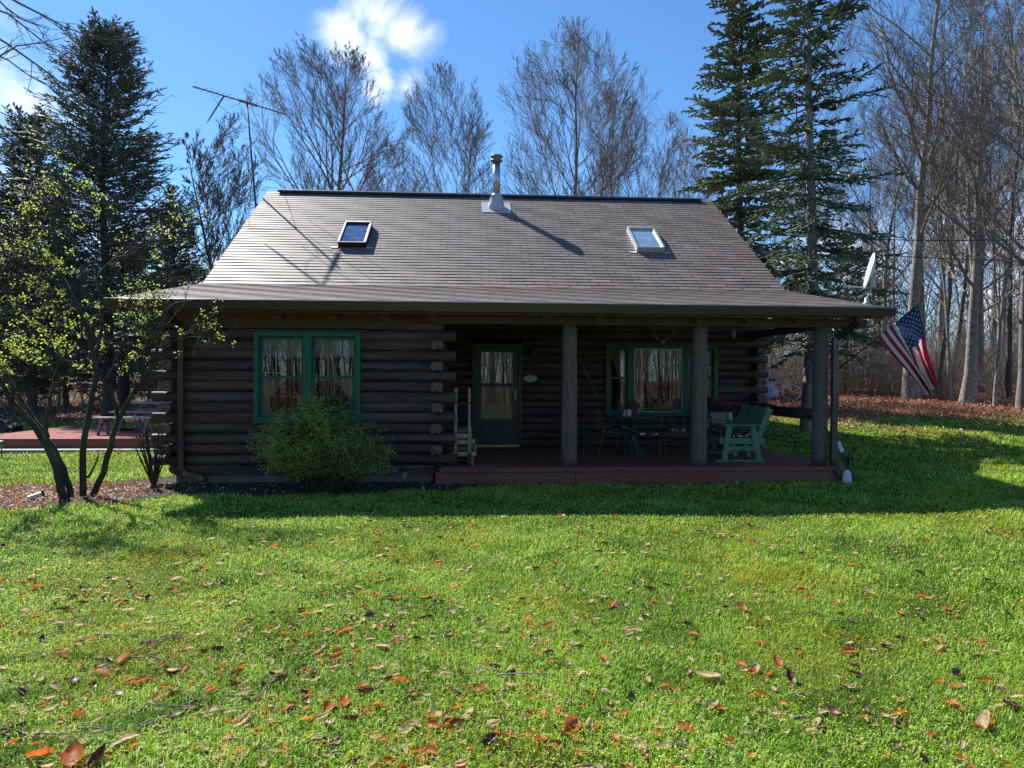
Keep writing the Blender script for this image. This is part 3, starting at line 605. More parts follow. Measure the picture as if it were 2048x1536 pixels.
for s in (-1,1):
    mb=MB(); mb.tube([(s*.02,0,.0),(s*.10,-.03,.06),(s*.17,-.06,.14),(s*.21,-.10,.24),(s*.26,-.12,.30)],[.016,.014,.013,.010,.004],8,0,4)
    for (a,b,c2) in (((s*.14,-.05,.10),(s*.23,-.09,.12),(s*.34,-.1,.20)),((s*.19,-.08,.19),(s*.25,-.11,.20),(s*.33,-.12,.24)),((s*.09,-.03,.05),(s*.14,-.09,.03),(s*.18,-.12,-.06))): mb.tube([a,b,c2],[.010,.008,.003],6,0,3)
    mb.build('antler',['bone'],an,smooth=True)
mb=MB(); mb.lathe([(.02,-.06),(.05,-.03),(.055,.02),(.03,.05),(.01,.055)],(0,0,0),12); mb.build('skull_plate',['bone'],an,smooth=True)
q=onv(1468,652,12.4); wc=thing('wind_chime','little wind chime hanging from the porch ceiling near the right corner','wind chime',q[0],12.4,q[1]+.10)
mb=MB(); mb.tube([(0,0,0),(0,0,-.12)],.003,5); mb.lathe([(.005,-.10),(.03,-.12),(.03,-.13),(.005,-.135)],(0,0,0),12); mb.build('cap',['wood'],wc)
for i in range(5):
    a=i*1.256; mb=MB(); mb.tube([(.022*math.cos(a),.022*math.sin(a),-.14),(.022*math.cos(a),.022*math.sin(a),-.27-.02*i)],.006,8); mb.build('chime_tube',['white' if i%2 else 'steel'],wc,smooth=True)
mb=MB(); mb.box((-.42,-.13,0),(.42,.13,.012)); 
for i in range(12): mb.tube([(-.40+i*.07,-.125,.012),(-.40+i*.07,.125,.012)],.006,5)
single(mb.build('door_mat',['mat'],bevel=.003),'door_mat','dark bristly mat on the red porch floor in front of the door','mat',.72,13.65,PZ)
# firewood rack
q=onv(912,780,11.35)[0]; q2=onv(939,780,11.35)[0]; rk=thing('firewood_rack','tall narrow rack of pale timber uprights beside the log corner','rack',(q+q2)/2,11.35,PZ)
w=(q2-q)/2
for s in (-1,1):
    for d in (0,.34):
        mb=MB(); mb.box((s*w-.022,d-.045,.10),(s*w+.022,d-.005,1.26)); mb.build('upright',['wood'],rk,bevel=.003)
    mb=MB(); mb.box((s*(w+.045)-.02,-.04,0),(s*(w+.045)+.02,.36,.13)); mb.build('foot',['wood'],rk,bevel=.003)
    mb=MB(); mb.box((s*w-.035,-.052,0),(s*w+.035,-.0465,.20)); mb.box((s*w-.035,-.052,.0),(s*w+.035,.35,.02)); mb.box((s*w-.028,-.05,1.0),(s*w+.028,.34,1.03)); mb.build('bracket',['black'],rk)
mb=MB(); mb.box((-w,-.03,1.005),(w,-.02,1.025)); mb.build('crossbar',['black'],rk); mb=MB(); mb.box((-w,-.04,.08),(w,.34,.10)); mb.build('crossbar',['black'],rk)
r=random.Random(11); k=0
for row,(z,n) in enumerate(((.17,3),(.27,3),(.37,3),(.47,3),(.565,2))):
    for j in range(n):
        L=.40+r.uniform(-.05,.05); pw=.115+r.uniform(-.01,.01); hh=.095
        mb=MB(); L2=L/2; off=r.uniform(-.03,.03) if row<3 else r.uniform(-.02,.02); sc=1 if row<3 else .62
        poly=[(-pw/2,-.03),(-.015,-.045),(pw/2,-.028),(pw/2,.02),(.02,.046),(-pw/2,.03)] if (j+row)%3 else [(-.055,-.02),(-.03,-.044),(.03,-.044),(.055,-.015),(.05,.02),(.02,.045),(-.03,.045)]
        mb.prism(poly,0,-L2*sc+off,L2*sc+off); o=mb.build('firewood_log',['barkfire' if (j+row)%3==1 else 'fire'],bevel=.004)
        wd=['bottom','second','third','fourth','top'][row]; pos=['front','middle','back'][j]
        tag(place(o,(q+q2)/2,11.35+.05+j*.105,PZ+z,r.uniform(-.05,.05)),'%s split log in the %s layer of the firewood stack'%(pos,wd),'firewood','split logs in the firewood rack'); k+=1
mb=MB(); mb.lathe([(.13,0),(.16,.05),(.155,.30),(.15,.34),(.165,.35),(.16,.36),(.14,.345),(.02,.34)],(0,0,0),20); mb.tube([(-.15,0,.34),(-.1,0,.47),(.1,0,.47),(.15,0,.34)],.008,6,0,4)
single(mb.build('green_bucket',['green'],smooth=True),'bucket','dark green lidded pail behind the firewood rack by the door','bucket',onv(938,860,12.6)[0],12.6,PZ)
# iron furniture
def chair(u,v,rot,label,seatlabel,mname='iron'):
    t=thing('iron_chair',label,'chair',u,v,PZ,rot,'scrolled iron chairs round the porch table')
    mb=MB(); a=.20
    mb.tube([(-a,-a,.43),(a,-a,.43),(a,a,.43),(-a,a,.43),(-a,-a,.43)],.009,6); 
    for y in (-.1,0,.1): mb.tube([(-a,y,.43),(a,y,.43)],.004,5)
    mb.build('seat_frame',[mname],t,smooth=True)
    for sx in (-1,1):
        for sy in (-1,1):
            mb=MB(); mb.tube([(sx*a,sy*a,.43),(sx*(a+.035),sy*(a+.03),.34),(sx*(a+.01),sy*(a+.0),.18),(sx*(a+.035),sy*(a+.05),0)] if sy<0 else [(sx*a,a,.43),(sx*(a),a+.02,.25),(sx*(a+.01),a+.10,0)],[.010,.010,.008,.009],7,0,4); mb.build('leg',[mname],t,smooth=True)
    mb=MB(); mb.tube([(-a,a,.43),(-a-.01,a+.02,.62),(-a+.01,a+.07,.80),(-.10,a+.09,.885),(0,a+.095,.90),(.10,a+.09,.885),(a-.01,a+.07,.80),(a+.01,a+.02,.62),(a,a,.43)],.009,7,0,4)
    mb.build('back_frame',[mname],t,smooth=True)
    mb=MB(); Y=a+.03
    for s in (-1,1):
        mb.tube([(0,a,.43),(s*.015,Y,.52),(s*.05,Y+.01,.62),(s*.12,Y+.03,.72),(s*.155,Y+.05,.80),(s*.12,Y+.06,.85),(s*.06,Y+.06,.83),(s*.05,Y+.05,.78),(s*.08,Y+.045,.755)],.006,6,0,4)
        mb.tube([(s*.02,Y,.60),(s*.05,Y+.02,.66),(s*.03,Y+.03,.71),(0,Y+.03,.70)],.005,5,0,4); mb.tube([(0,Y+.04,.74),(s*.035,Y+.05,.77),(s*.03,Y+.055,.82),(0,Y+.06,.84)],.005,5,0,4)
    for (x,z) in ((0,.66),(.045,.70),(-.045,.70),(.09,.79),(-.09,.79),(0,.79),(.03,.75),(-.03,.75)):
        mb.lathe([(.002,-.012),(.018,0),(.002,.012)],(x,Y+.035,z),6)
    mb.build('back_scroll',[mname],t,smooth=True)
    mb=MB(); b=.19; n=8; vs=[];fs=[]
    prof=[(1,.0),(1.03,.018),(.97,.038),(.5,.046)]
    mb.prism([(-b,-b+.03),(-b+.03,-b),(b-.03,-b),(b,-b+.03),(b,b-.03),(b-.03,b),(-b+.03,b),(-b,b-.03)],2,.441,.478)
    c=mb.build('seat_cushion',['floral'],bevel=.014); tag(place(c,u,v,PZ,rot),seatlabel,'cushion','floral cushions on the iron chairs')
    return t
chair(onv(1290,800,12.15)[0],12.12,math.pi,'green iron chair nearest the camera, its back to the lawn','dark floral cushion on the chair nearest the porch edge','iron')
chair(onv(1218,800,12.95)[0]+.02,12.9,math.pi/2+.08,'grey iron chair at the left end of the table seen from the side','dark floral cushion on the left side chair','greyiron')
chair(onv(1350,800,13.05)[0],13.05,-.12,'grey green iron chair right of the table, facing the lawn beside the middle post','dark floral cushion on the chair beside the middle post','greyiron')
chair(onv(1250,800,13.75)[0],13.75,.05,'green iron chair standing behind the table under the window','dark floral cushion on the chair behind the table','iron')
tu=onv(1266,840,12.95)[0]; tb=thing('porch_table','round green iron pedestal table on the porch','table',tu,12.95,PZ)
mb=MB(); mb.lathe([(.40,.695),(.43,.70),(.43,.72),(.42,.725),(.40,.715),(.02,.714)],(0,0,0),36); mb.build('table_top',['iron'],tb)
mb=MB(); mb.lathe([(.27,0),(.26,.03),(.20,.07),(.10,.16),(.05,.28),(.035,.45),(.05,.6),(.12,.69)],(0,0,0),24); mb.build('pedestal',['iron'],tb,smooth=True)
mb=MB(); mb.lathe([(.05,0),(.052,.02),(.052,.13),(.045,.14),(.02,.135)],(0,0,0),20); single(mb.build('candle',['pinkwax'],smooth=True),'candle','thick pink candle standing on the green porch table','candle',onv(1257,830,12.85)[0],12.85,PZ+.716)
mb=MB(); mb.prism([(-.045,0),(.045,0),(.01,.12),(-.005,.12)],1,-.03,.03); single(mb.build('folded_napkin',['white'],bevel=.003),'napkin','white folded napkin beside the pink candle','napkin',onv(1249,830,12.95)[0],12.95,PZ+.716)
mb=MB(); mb.box((-.07,-.07,0),(.07,.07,.17)); mb.add([(-.12,-.12,.17),(.12,-.12,.17),(.12,.12,.17),(-.12,.12,.17),(0,0,.32)],[(0,1,4),(1,2,4),(2,3,4),(3,0,4),(3,2,1,0)]); mb.lathe([(.02,-.001),(.02,.012)],(0,-.075,.1),10)
single(mb.build('birdhouse',['rafter'],bevel=.003),'birdhouse','little brown birdhouse with a pointed roof on the table behind the candle','birdhouse',onv(1267,820,13.2)[0],13.2,PZ+.716)
st=thing('plant_stand','small round iron stand with curled legs left of the porch table','stand',onv(1168,880,12.9)[0],13.0,PZ)
mb=MB(); mb.lathe([(.20,.43),(.215,.44),(.20,.45),(.02,.449)],(0,0,0),24); mb.build('stand_top',['iron'],st)
for i in range(3):
    a=i*2.09+.4; c,s=math.cos(a),math.sin(a); mb=MB(); mb.tube([(c*.18,s*.18,.43),(c*.21,s*.21,.30),(c*.12,s*.12,.12),(c*.16,s*.16,0)],.008,6,0,4); mb.tube([(c*.18,s*.18,.40),(c*.08,s*.08,.36),(c*.05,s*.05,.28),(c*.10,s*.10,.26)],.005,5,0,4); mb.build('leg',['iron'],st,smooth=True)
mb=MB(); ring=[(.14*math.cos(a*math.pi/8),.14*math.sin(a*math.pi/8),.13) for a in range(17)]; mb.tube(ring,.005,5); mb.build('ring',['iron'],st)
# glider bench (long axis along the porch depth, facing left)
gb=thing('glider_bench','sage green slatted glider bench at the right end of the porch','bench',4.80,12.35,PZ,R(-4))
B=lambda n: None
L=.66  # half length along y
mb=MB()
for i in range(9): x=-.30+i*.062; mb.box((x,-L+.04,.40-.012*i*.9),(x+.052,L-.04,.42-.012*i*.9))
mb.build('seat',['bench'],gb,bevel=.004)
mb=MB(); mb.box((-.33,-L+.02,.31),(-.30,L-.02,.40)); mb.box((.26,-L+.02,.24),(.29,L-.02,.32)); mb.build('seat_rail',['bench'],gb,bevel=.004)
n=13
for i in range(n):
    y=-L+.07+i*(2*L-.14)/(n-1); hh=.60+.035*abs(math.cos((i/(n-1))*2*math.pi)) ; tx=math.sin(R(20)); tz=math.cos(R(20))
    mb=MB(); p=Vector((.24,y,.30)); q_=Vector((.24+tx*(hh+.10),y,.30+tz*(hh+.06))); mb.beam(p,q_,.075,.02,0,upv=(tz,0,-tx)); mb.build('back_slat',['bench'],gb,bevel=.006)
mb=MB(); 
for h in (.18,.50): mb.beam((.262+tx*h,-L,.30+tz*h),(.262+tx*h,L,.30+tz*h),.022,.07,0)
mb.build('back_rail',['bench'],gb,bevel=.004)
for s in (-1,1):
    y=s*(L+.03)
    mb=MB(); mb.box((-.36,y-.05,.62),(.34,y+.05,.645)); mb.build('armrest',['bench'],gb,bevel=.006)
    mb=MB(); mb.beam((-.22,y,.62),(-.30,y,.02),.03,.10,0,upv=(1,0,0)); mb.build('leg',['bench'],gb,bevel=.006)
    mb=MB(); mb.beam((.18,y,.62),(.30,y,.02),.03,.10,0,upv=(1,0,0)); mb.build('leg',['bench'],gb,bevel=.006)
    mb=MB(); mb.beam((.22,y-s*.032,.26),(.50,y-s*.032,.92),.03,.11,0,upv=(1,0,0)); mb.build('back_post',['bench'],gb,bevel=.012)
    mb=MB(); mb.box((-.38,y-s*.03-.012,.30),(.40,y-s*.03+.012,.41)); mb.build('side_rail',['bench'],gb,bevel=.006)
    mb=MB(); mb.box((-.30,y-.02,.19),(.30,y+.012,.27)); mb.build('lower_rail',['bench'],gb,bevel=.004)
    mb=MB(); mb.box((-.46,y-.03,0),(.38,y+.03,.035)); mb.build('runner',['bench'],gb,bevel=.004)
    for x in (-.12,.12): mb=MB(); mb.beam((x-.03,y-s*.06,.30),(x+.03,y-s*.06,.08),.02,.06,0,upv=(1,0,0)); mb.build('swing_arm',['bench'],gb,bevel=.003)
mb=MB(); mb.prism([(-.30,-L+.1),(-.26,-L+.06),(.20,-L+.06),(.23,-L+.1),(.23,L-.1),(.20,L-.06),(-.26,L-.06),(-.30,L-.1)],2,.425,.485)
tag(place(mb.build('bench_cushion',['floral'],bevel=.02),4.80,12.35,PZ,R(-4)),'dark floral cushion lying on the sage green bench','cushion')
# planter with pink flowers
pu=onv(1440,830,13.95)[0]; pt=thing('planter_table','low dark side table carrying the flower planter','table',pu,13.95,PZ)
mb=MB(); mb.box((-.26,-.16,.50),(.26,.16,.53)); mb.build('table_top',['log'],pt,bevel=.004)
for a in (-.22,.22):
    for b in (-.12,.12): mb=MB(); mb.box((a-.02,b-.02,0),(a+.02,b+.02,.499)); mb.build('leg',['log'],pt)
mb=MB(); mb.prism([(-.15,0),(.15,0),(.17,.20),(-.17,.20)],1,-.10,.10); mb.box((-.18,-.11,.20),(.18,.11,.225)); single(mb.build('planter_box',['grey'],bevel=.005),'planter','grey wooden planter box on the side table behind the bench','planter',pu-.06,13.92,PZ+.531)
mb=MB(); mb.lathe([(.045,0),(.055,.05),(.04,.12),(.05,.21),(.045,.215),(.02,.19)],(0,0,0),16); single(mb.build('vase',['white'],smooth=True),'vase','slim white vase right of the grey planter box','vase',pu+.17,13.85,PZ+.531)
fl=thing('flower_arrangement','bunch of magenta flowers with dark leaves in the grey planter box','flowers',pu-.06,13.92,PZ+.74)
g=rs(5); st_=[];C=[]
for i in range(26):
    a=g.uniform(0,6.28); d=g.uniform(.05,.24); e=np.array([math.cos(a)*d*1.1,math.sin(a)*d*.6,g.uniform(.10,.34)]); st_.append(np.stack([np.zeros(3),e*.45+[0,0,.06],e])); C.append(e)
P_=np.array(st_); v_,q_=tubes(P_,np.full(P_.shape[:2],.003)); npmesh('stem',v_,q_,mats='leafg',parent=fl)
C=np.array(C); CC=np.repeat(C,7,0)+g.normal(size=(len(C)*7,3))*.015; v_,q_=quads_at(CC,.045,g,.8); npmesh('blossom',v_,q_,mats='pink',parent=fl)
CC=g.normal(size=(90,3))*np.array([.11,.07,.06])+[0,0,.08]; v_,q_=quads_at(CC,.08,g,.35); npmesh('foliage',v_,q_,mats='leafg',parent=fl)
# path lanterns
def pathlight(u,v,label,h=.30):
    t=thing('path_light',label,'lamp',u,v,gz(u,v),0,'black path lights in the beds')
    mb=MB(); mb.lathe([(.008,-.05),(.010,h-.13)],(0,0,0),8); mb.build('stake',['black'],t)
    mb=MB(); mb.lathe([(.028,h-.13),(.032,h-.125),(.05,h-.02),(.052,h-.018),(.02,h-.1)],(0,0,0),6); mb.build('lens',['stone'],t)
    mb=MB()
    for i in range(6): a=i*1.047; mb.tube([(.032*math.cos(a),.032*math.sin(a),h-.13),(.055*math.cos(a),.055*math.sin(a),h-.012)],.004,5)
    mb.lathe([(.095,h-.02),(.09,h-.005),(.05,h+.03),(.03,h+.035),(.015,h+.045)],(0,0,0),12); mb.build('cage',['black'],t); return t
pathlight(onv(808,985,10.75)[0],10.75,'small black path light in the mulch by the porch steps end',.27)
pathlight(onv(3,895,15.0)[0],15.0,'small pale topped path light at the far left by the platform',.34)
sp=thing('spotlight','little silver garden spotlight lying tilted among the leaves','lamp',onv(75,1000,9.75)[0],9.75,gz(-6.4,9.75)+.02,R(35))
mb=MB(); mb.beam((-.11,0,.03),(.05,0,.08),.07,.06); mb.build('housing',['flash'],sp,bevel=.01)
mb=MB(); mb.beam((.048,0,.079),(.075,0,.088),.09,.10); mb.build('bezel',['black'],sp,bevel=.01)
# old ski leaning on the downspout, white stone below
p0=onv(1711,972,10.98); p1=onv(1667,862,11.12)
sk=thing('leaning_ski','old black ski with a pale stripe and metal binding leaning at the porch corner','ski',p0[0],10.98,gz(p0[0],11)-.02)
dx=p1[0]-p0[0]; dz=p1[1]-(gz(p0[0],11)-.02)
mb=MB(); pts=[Vector((dx*t,.14*t,dz*t)) for t in (0,.2,.4,.6,.8,1)]; 
for i in range(5): mb.beam(pts[i],pts[i+1],.02+.004*(2-abs(2-i)),.075,1 if i==3 else 0,upv=(1,0,.3))
mb.build('ski_board',['black','white'],sk,bevel=.003)
mb=MB(); a_=Vector((dx*.42,.05,dz*.42)); mb.box(tuple(a_+Vector((.02,-.03,-.06))),tuple(a_+Vector((.04,.03,.08)))); mb.tube([a_+Vector((.06,0,.12)),a_+Vector((.11,0,.04)),a_+Vector((.11,0,-.08))],.012,6); mb.build('binding',['black'],sk)
mb=MB(); mb.lathe([(.05,-.03),(.075,.02),(.07,.12),(.055,.19),(.02,.225)],(0,0,0),9); single(mb.build('white_stone',['white'],bevel=.012),'white_block','white upright stone block under the right downspout spout','stone',onv(1694,965,10.9)[0],10.9,gz(5.4,10.9))
# flag
def pt(x,y,v): a,b=onv(x,y,v); return Vector((a,v,b))
fb=pt(1672,742,11.05); ft=pt(1843,604,10.75)
fo=thing('flag_on_pole','stars and stripes flag drooping from a slanted pole on the right porch post','flag',fb.x,fb.y,fb.z)
D_=ft-fb
mb=MB(); mb.tube([D_*-.02,D_],[.014,.012],10); mb.lathe([(.012,0),(.022,.01),(.02,.03),(.004,.04)],tuple(D_),10); mb.build('pole',['rafter'],fo,smooth=True)
mb=MB(); mb.box((-.06,-.0,-.07),(-.02,.04,.07)); mb.tube([(-.04,0,-.03),(.06,0,.05)],.022,8); mb.build('bracket',['black'],fo)
h0=pt(1755,674,10.85)-fb; h1=pt(1835,611,10.75)-fb; e0=pt(1856,792,10.80)-fb; e1=pt(1869,768,10.72)-fb
def cloth(s,t):
    a=h0.lerp(h1,s); b=e0.lerp(e1,s)
    p=a.lerp(b,t); k=t**1.15
    p=p+Vector((.020*math.sin(s*9)*k, (.13*math.sin(s*15.5+.5)*k*(s*.8+.35)+.02*math.sin(t*7+s*4)), 0)); 
    # the far edge folds away behind a vertical crease
    p.x+= .075*k*math.sin(s*math.pi)*(s>.45)*(s-.45); return p
NT=40; NS=39
for nm,mi in (('red_stripes',0),('white_stripes',1),('canton',2)):
    mb=MB(); idx={}
    for i in range(NS):
        for j in range(NT):
            s=i/NS; t=j/NT; st=int((i+.5)/3); can= st>=6 and (j+.5)/NT<.40
            m_=2 if can else (0 if st%2==0 else 1)
            if m_!=mi: continue
            f=[]
            for (a,b) in ((i,j),(i+1,j),(i+1,j+1),(i,j+1)):
                if (a,b) not in idx: idx[(a,b)]=len(mb.v); mb.v.append(tuple(cloth(a/NS,b/NT)))
                f.append(idx[(a,b)])
            mb.f.append(tuple(f)); mb.m.append(0)
    mb.build(nm,[['red','fwhite','blue'][mi]],fo,smooth=True)
mb=MB()
for row in range(9):
    for c_ in range(6 if row%2==0 else 5):
        t=.40*(c_*2+1+(row%2))/12; s=1-(7/13)*(row+1)/10; ring=[]
        for k_ in range(10):
            a=math.pi*k_/5; rr_=(1 if k_%2==0 else .42); ring.append((s+.026*rr_*math.cos(a),t+.0155*rr_*math.sin(a)))
        for off in (-.004,.004):
            mb.add([cloth(s,t)+Vector((0,off,0))]+[cloth(min(x,.999),y)+Vector((0,off,0)) for x,y in ring],[(0,k_+1,(k_+1)%10+1) for k_ in range(10)])
mb.build('star_field',['fwhite'],fo)
# satellite dish on the right roof end
pd=pt(1733,601,11.3); dz0=EZ+(11.3-EV)*SL
sd=thing('satellite_dish','pale grey satellite dish seen edge on at the right end of the porch roof','satellite dish',pd.x,11.3,dz0)
mb=MB(); mb.lathe([(.06,0),(.06,.01),(.035,.03),(.03,.10),(.015,.11)],(0,0,0),12); mb.tube([(0,0,.07),(.09,0,.27)],.016,8); mb.build('mast',['dish'],sd,smooth=True)
mb=MB(); ax=Vector((-.87,.37,.22)).normalized(); e1_=Vector((0,1,0)); e1_=(e1_-ax*e1_.dot(ax)).normalized(); e2_=ax.cross(e1_); c0=Vector((.03,0,.56)); vs=[];nr=8;na=32
for side in (0,.012):
    for i in range(nr+1):
        for j in range(na):
            r_=i/nr; a=2*math.pi*j/na; vs.append(c0+(e1_*math.cos(a)*.31+e2_*math.sin(a)*.31)*r_+ax*(.075*r_*r_-.075-side))
fs=[(k0*(nr+1)*na+i*na+j,k0*(nr+1)*na+i*na+(j+1)%na,k0*(nr+1)*na+(i+1)*na+(j+1)%na,k0*(nr+1)*na+(i+1)*na+j) for k0 in (0,1) for i in range(nr) for j in range(na)]
o_=(nr+1)*na; fs+=[(nr*na+j,nr*na+(j+1)%na,o_+nr*na+(j+1)%na,o_+nr*na+j) for j in range(na)]
mb.add(vs,fs); mb.build('reflector',['dish'],sd,smooth=True)
mb=MB(); mb.box((.05,-.05,.28),(.14,.05,.48)); mb.tube([(.09,0,.27),(.10,0,.40)],.02,8); mb.tube([(.06,0,.27),(-.38,-.02,.29)],.013,6); mb.tube([(-.38,-.02,.29),(-.43,-.02,.42)],.013,6); mb.build('arm',['dish'],sd,bevel=.004)
mb=MB(); mb.tube([(-.41,-.02,.41),(-.30,-.02,.46)],[.03,.022],10); mb.build('receiver',['dish'],sd,smooth=True)
# television aerial
ta=thing('television_aerial','tall thin television aerial with many rods on the left gable end','aerial',-5.62,RV,6.25)
tp=pt(493,196,RV)-Vector((-5.62,RV,6.25))
mb=MB(); mb.tube([(-.02,0,-.9),(0,0,0),tp],.024,8); mb.build('mast',['black'],ta,smooth=True)
mb=MB(); mb.box((0,-.03,.05),(.34,.0,.09)); mb.build('bracket',['black'],ta); mb=MB(); mb.box((0,-.03,-.55),(.9,.0,-.51)); mb.build('bracket',['black'],ta)
bm=Vector(tp)+Vector((0,0,-.12)); bd=Vector((.68,.72,.03)).normalized(); pd_=Vector((.72,-.68,0.02)).normalized()
mb=MB(); mb.tube([bm-bd*1.42,bm+bd*1.15],.019,8); mb.tube([bm-bd*.2,bm+bd*.3],.035,6); mb.build('boom',['alu'],ta)
for t,l in ((-1.42,.07),(-1.3,.09),(-1.15,.2),(-1.0,.2),(-.85,.2),(-.7,.24),(-.56,.3),(-.40,.16),(-.12,.62),(.22,.7),(.62,.80),(1.12,.12)):
    mb=MB(); a_=bm+bd*t; mb.tube([a_-pd_*l,a_+pd_*l],.006 if l<.4 else .007,6); mb.build('rod',['alu'],ta)
mb=MB(); a_=bm-bd*.62; mb.tube([a_,a_-pd_*.5+Vector((-.1,0,-.42)),a_-pd_*.6+Vector((-.14,0,-.55))],[.022,.02,.008],6); mb.build('loading_rod',['alu'],ta)
mb=MB(); mb.tube([bm-bd*.9+Vector((0,0,-.1)),bm-bd*.75+Vector((0,0,-.28)),bm-bd*.4+Vector((0,0,-.42)),bm-bd*.1+Vector((0,0,-.3)),bm+Vector((0,0,-.5))],.006,5,0,4); mb.build('feed_cable',['black'],ta)
mb=MB(); tt=Vector(tp)*.62; mb.tube([tt,Vector((.75,.0,.38))],.006,5); mb.tube([tt,Vector((.5,-2.2,-1.1))],.006,5); mb.build('guy_wire',['alu'],ta)
# power lines
for nm,y0,y1,lab in (('a',466,470,'upper black overhead wire running from the roof to the right'),('b',505,514,'lower black overhead wire crossing the woods at right')):
    mb=MB(); x0=1478 if nm=='a' else 1700; a_=pt(x0,y0,20.5 if nm=='a' else 24); b_=pt(2300,y1,17 if nm=='a' else 20); pts=[a_.lerp(b_,i/12)-Vector((0,0,.18*math.sin(math.pi*i/12))) for i in range(13)]
    c0=a_.copy(); mb.tube([p-c0 for p in pts],.014,6); tag(place(mb.build('overhead_wire',['black']),c0.x,c0.y,c0.z),lab,'wire','overhead wires')
# left platform with tables
pf=thing('wooden_platform','low red stained wooden platform on the lawn left of the cabin','platform',-8.2,16.35,0)
mb=MB()
for i in range(26): mb.box((-3.25,i*.16,.275),(2.7,i*.16+.152,.31-.0015*(i%2)))
mb.build('deck_boards',['deck2'],pf,bevel=.003)
mb=MB(); mb.box((-3.15,.03,.05),(2.6,.07,.272)); mb.box((-3.15,.08,.05),(-3.11,4.1,.272)); mb.build('skirt',['deck'],pf)
mb=MB(); mb.box((-3.5,-.42,.06),(2.7,-.25,.10)); mb.box((-3.5,-.24,.06),(2.7,-.07,.10)); mb.box((-3.45,-.38,-.05),(2.7,-.1,.058)); mb.build('step',['grey'],pf,bevel=.004)
def picnic(name,u,v,z,w,hgt,label,c,seats,rot=0):
    t=thing(name,label,c,u,v,z,rot); dpt=.36 if seats else .18
    mb=MB(); n=5 if seats else 2
    for i in range(n): mb.box((-w/2,-dpt+i*2*dpt/n,hgt-.04),(w/2,-dpt+(i+1)*2*dpt/n-.008,hgt))
    mb.build('top',['grey'],t,bevel=.005)
    for s in (-1,1):
        x=s*(w/2-.18)
        for k_ in (-1,1): mb=MB(); mb.beam((x,k_*dpt*.4,hgt-.045),(x,k_*(dpt*(1.9 if seats else 1.35)),0),.04,.09,0,upv=(0,1,0)); mb.build('leg',['grey'],t)
        mb=MB(); mb.box((x+.045,-dpt,hgt-.13),(x+.08,dpt,hgt-.045)); mb.build('brace',['grey'],t)
        if seats: mb=MB(); mb.box((x+.045,-.75,.40),(x+.08,.75,.48)); mb.build('seat_support',['grey'],t)
    if seats:
        for k_ in (-1,1): mb=MB(); mb.box((-w/2,k_*.68-.13,.482),(w/2,k_*.68+.13,.52)); mb.build('bench_seat',['grey'],t,bevel=.005)
    return t
picnic('wooden_bench',onv(252,840,17.6)[0],17.6,.31,1.45,.43,'pale grey wooden bench standing on the red platform','bench',False)
pc=onv(305,812,19.3)[0]
picnic('picnic_table',pc,19.3,.31,1.5,.74,'grey picnic table with fixed seats near the cabin corner','picnic table',True)
for x,lb in ((291,'left white cup on the grey picnic table'),(304,'right white cup on the grey picnic table')):
    mb=MB(); mb.lathe([(.03,0),(.045,.01),(.055,.09),(.05,.09),(.038,.015),(.01,.012)],(0,0,0),14); single(mb.build('cup',['white'],smooth=True),'cup',lb,'cup',onv(x,810,19.2)[0],19.2,1.052,0,'white cups on the picnic table')
um=thing('closed_umbrella','tall closed patio umbrella in a dark cover beside the picnic table','umbrella',onv(248,780,19.0)[0],19.0,.31)
mb=MB(); mb.lathe([(.02,0),(.02,.85)],(0,0,0),10); mb.lathe([(.25,0),(.25,.05),(.05,.08)],(0,0,0),18); mb.build('pole',['black'],um)
mb=MB(); prof=[(.08,.55),(.11,.62),(.13,.9),(.15,1.2),(.14,1.42),(.08,1.58),(.02,1.63)]; mb.lathe(prof,(0,0,0),14); mb.build('cover',['fabric'],um,smooth=True)
# tarp covered heap at the far left
g=rs(9); mb=MB(); vs=[];na,nr=18,7
for i in range(nr+1):
    for j in range(na):
        a=2*math.pi*j/na; r_=1-i/nr*.96; vs.append((.75*r_*math.cos(a)*(1+.12*g.normal()),.5*r_*math.sin(a)*(1+.12*g.normal()),.42*(1-r_**2.2)+.03*g.normal()))
mb.add(vs,[(i*na+j,i*na+(j+1)%na,(i+1)*na+(j+1)%na,(i+1)*na+j) for i in range(nr) for j in range(na)]+[tuple(range(nr*na,nr*na+na))]); uu=onv(0,860,22)[0]
single(mb.build('tarp_heap',['tarp']),'tarp_heap','low heap under a black tarp at the left edge by the woods','heap',uu,22,gz(uu,22)-.03)
# bicycle, tarp and shed beyond the right corner
def wheel(par,x,z,r=.33):
    mb=MB(); mb.tube([(x+r*math.cos(a*math.pi/14),0,z+r*math.sin(a*math.pi/14)) for a in range(29)],.018,6); w=mb.build('wheel',['white'],par,smooth=True)
    mb=MB(); 
    for i in range(12): a=i*math.pi/6; mb.tube([(x,0,z),(x+r*math.cos(a),0,z+r*math.sin(a))],.003,4)
    mb.tube([(x,-.04,z),(x,.04,z)],.02,8); mb.build('spokes',['steel'],w)
bu=onv(1556,770,26.5)[0]; bk=thing('bicycle','white bicycle lying against the grey tarp beyond the right corner of the cabin','bicycle',bu,26.5,gz(bu,26.5),R(-25)); bk.rotation_euler[0]=R(-24)
wheel(bk,-.5,.33); wheel(bk,.5,.33)
mb=MB()
for a,b in (((-.5,0,.33),(-.1,0,.30)),((-.1,0,.30),(-.22,0,.82)),((-.5,0,.33),(-.2,0,.75)),((-.1,0,.30),(.33,0,.72)),((-.2,0,.72),(.31,0,.80)),((.5,0,.33),(.30,0,.88))): mb.tube([a,b],.017,6)
mb.build('frame',['white'],bk)
